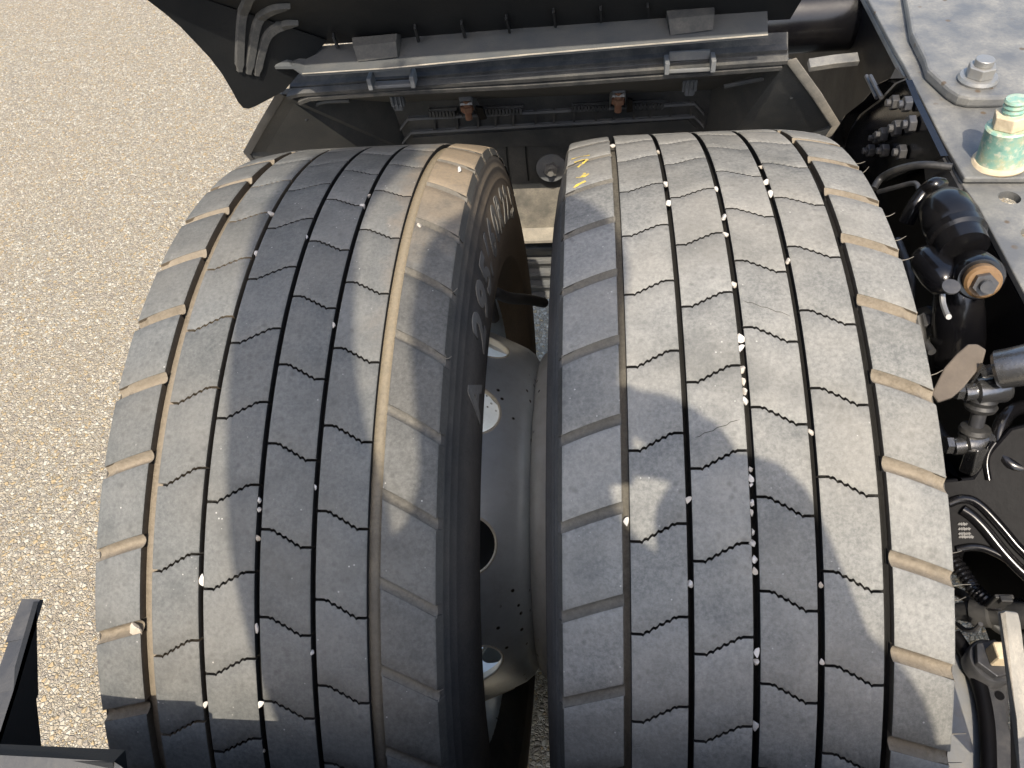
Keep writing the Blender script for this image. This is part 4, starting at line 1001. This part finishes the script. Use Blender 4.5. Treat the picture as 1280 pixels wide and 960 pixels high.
bm = bmesh.new(); hexa(bm, c + Vector((0, 0, .018)), (0, 0, 1), .018, .008); finish('nut', bm, M['bracket'], t, 0, bevel=.001)
bm = bmesh.new(); add_box(bm, c + Vector((.001, 0, .035)), (.017, .016, .02)); finish('head', bm, M['tan_head'], t, 0, bevel=.002)
# dark sheet added to fill the black gap low on the right
bm = bmesh.new(); add_box(bm, (.30, .62, .42), (.30, .03, .40)); tag(finish('dark_fill_panel', bm, M['black_matt'], None, 0, bevel=.004), 'added dark panel filling the black gap ahead of the running gear', 'panel')

# ---------------------------------------------------------------- the photographer, standing behind the mudguard with the sun at the back
def grow(name, verts, edges, radii, mat, parent=None, root=0, sub=2):
    me = bpy.data.meshes.new(name); me.from_pydata(verts, edges, []); o = bpy.data.objects.new(name, me); C.objects.link(o)
    sk = o.modifiers.new('s', 'SKIN'); sk.use_smooth_shade = True
    for i, r in enumerate(radii):
        d = me.skin_vertices[0].data[i]; d.radius = (r if isinstance(r, tuple) else (r, r)); d.use_root = (i == root)
    ss = o.modifiers.new('u', 'SUBSURF'); ss.levels = sub; ss.render_levels = sub
    bpy.context.view_layer.update(); dg = bpy.context.evaluated_depsgraph_get(); dg.update()
    m2 = bpy.data.meshes.new_from_object(o.evaluated_get(dg)); o.modifiers.clear(); o.data = m2
    m2.materials.clear(); m2.materials.append(mat)
    for p in m2.polygons: p.use_smooth = True
    if parent: o.parent = parent; o.matrix_parent_inverse = parent.matrix_world.inverted()
    return o
def cloth(name, col):
    m, N, L, bs = new_mat(name); n = noise(N, L, 300, 3, .6, geo_pos(N)); L.new(mix(N, L, n, col, tuple(c * .7 for c in col)), bs.inputs['Base Color']); bs.inputs['Roughness'].default_value = .9; return m
def person_mat():
    m, N, L, bs = new_mat('shirt_trousers_skin'); sp = N.new('ShaderNodeSeparateXYZ'); L.new(geo_pos(N), sp.inputs[0])
    c = ramp(N, L, rng(N, L, sp.outputs['Z'], 0, 2.2), [(0, (.03, .03, .03)), (.045, (.04, .05, .08)), (.46, (.12, .15, .22)), (.70, (.35, .22, .16))]); c.node.color_ramp.interpolation = 'CONSTANT'
    L.new(c, bs.inputs['Base Color']); bs.inputs['Roughness'].default_value = .8; return m
per = thing('person', 'person in dark work clothes standing behind the mudguard, holding a phone, one arm raised', 'person', (-.18, -.85, 0))
bpy.context.view_layer.update()
V = [(-.17, -.83, .98), (-.205, -.84, 1.14), (-.200, -.82, 1.28), (-.160, -.78, 1.415), (-.168, -.72, 1.53), (-.166, -.675, 1.62), (-.167, -.655, 1.73), (-.166, -.66, 1.80),
     (-.27, -.85, .93), (-.28, -.82, .52), (-.285, -.87, .09), (-.29, -.76, .04),
     (-.07, -.85, .93), (-.06, -.82, .52), (-.055, -.87, .09), (-.05, -.76, .04),
     (.055, -.78, 1.395), (.080, -.75, 1.15), (.012, -.64, 1.270), (-.024, -.585, 1.405),
     (-.292, -.78, 1.42), (-.337, -.72, 1.69), (-.358, -.68, 1.90), (-.338, -.655, 2.08)]
E_ = [(0, 1), (1, 2), (2, 3), (3, 4), (4, 5), (5, 6), (6, 7), (0, 8), (8, 9), (9, 10), (10, 11), (0, 12), (12, 13), (13, 14), (14, 15), (3, 16), (16, 17), (17, 18), (18, 19), (3, 20), (20, 21), (21, 22), (22, 23)]
RD = [(.16, .11), (.19, .105), (.185, .12), (.115, .09), (.068, .068), (.082, .10), (.096, .12), (.084, .09), .10, .068, .045, .04, .10, .068, .045, .04, .078, .064, .066, .058, .078, .054, .053, .072]
body = grow('body', V, E_, RD, person_mat(), per)
def hand(base, fwd, palm, mat, par, curl=.5, scale=1.0):
    fwd = Vector(fwd).normalized(); palm = Vector(palm).normalized(); side = fwd.cross(palm).normalized()
    vs = [Vector(base), Vector(base) + fwd * .045 * scale]; es = [(0, 1)]; rd = [(.026, .016), (.03, .014)]
    for k, (o, L) in enumerate(((-.027, .062), (-.009, .07), (.009, .066), (.026, .052))):
        r0 = Vector(base) + fwd * .08 * scale + side * o * scale; i0 = len(vs)
        d = fwd.copy(); p = r0; vs.append(p); es.append((1, i0)); rd.append(.0095)
        for j in range(3):
            d = (d + palm * curl * .55).normalized(); p = p + d * L * scale * (.45, .32, .23)[j]; vs.append(p); es.append((len(vs) - 2, len(vs) - 1)); rd.append((.0088, .008, .0068)[j])
    i0 = len(vs); p = Vector(base) + fwd * .03 * scale - side * .035 * scale; vs.append(p); es.append((0, i0)); rd.append(.013)
    for j in range(2):
        p = p + (fwd * .6 - side * .5 + palm * .35).normalized() * .03 * scale; vs.append(p); es.append((len(vs) - 2, len(vs) - 1)); rd.append(.0095 - j * .0015)
    return grow('hand', [tuple(v) for v in vs], es, rd, mat, par, 0, 1)
skin = cloth('skin', (.42, .26, .19))
hand((-.006, -.585, 1.375), (-.55, .05, .80), (0, -.77, -.63), skin, per, .3, 1.18)
hand((-.335, -.655, 2.11), (-.1, .25, .95), (0, 1, -.1), skin, per, .35)
bm = bmesh.new(); bmesh.ops.create_uvsphere(bm, u_segments=24, v_segments=16, radius=1)
bmesh.ops.transform(bm, matrix=Matrix.Translation((-.164, -.668, 1.775)) @ Matrix.Diagonal((.086, .10, .085, 1)), verts=bm.verts)
for v_ in bm.verts:
    if v_.co.z < 1.74: v_.co.z = 1.74 - (1.74 - v_.co.z) * .4
finish('hair', bm, cloth('dark_hair', (.03, .022, .016)), per, 80)
# phone: back face just behind the camera
bm = bmesh.new()
add_box(bm, (0, 0, 0), (.147, .0715, .008)); Mx = Matrix((RT, UP, -FW)).transposed().to_4x4(); Mx.translation = CAM - FW * .012 + RT * -.046 - UP * .004
bmesh.ops.transform(bm, matrix=Mx, verts=bm.verts)
tag(finish('phone', bm, M['plastic_clean'], None, 0, bevel=.003), 'dark phone held level in the right hand of the person', 'phone')
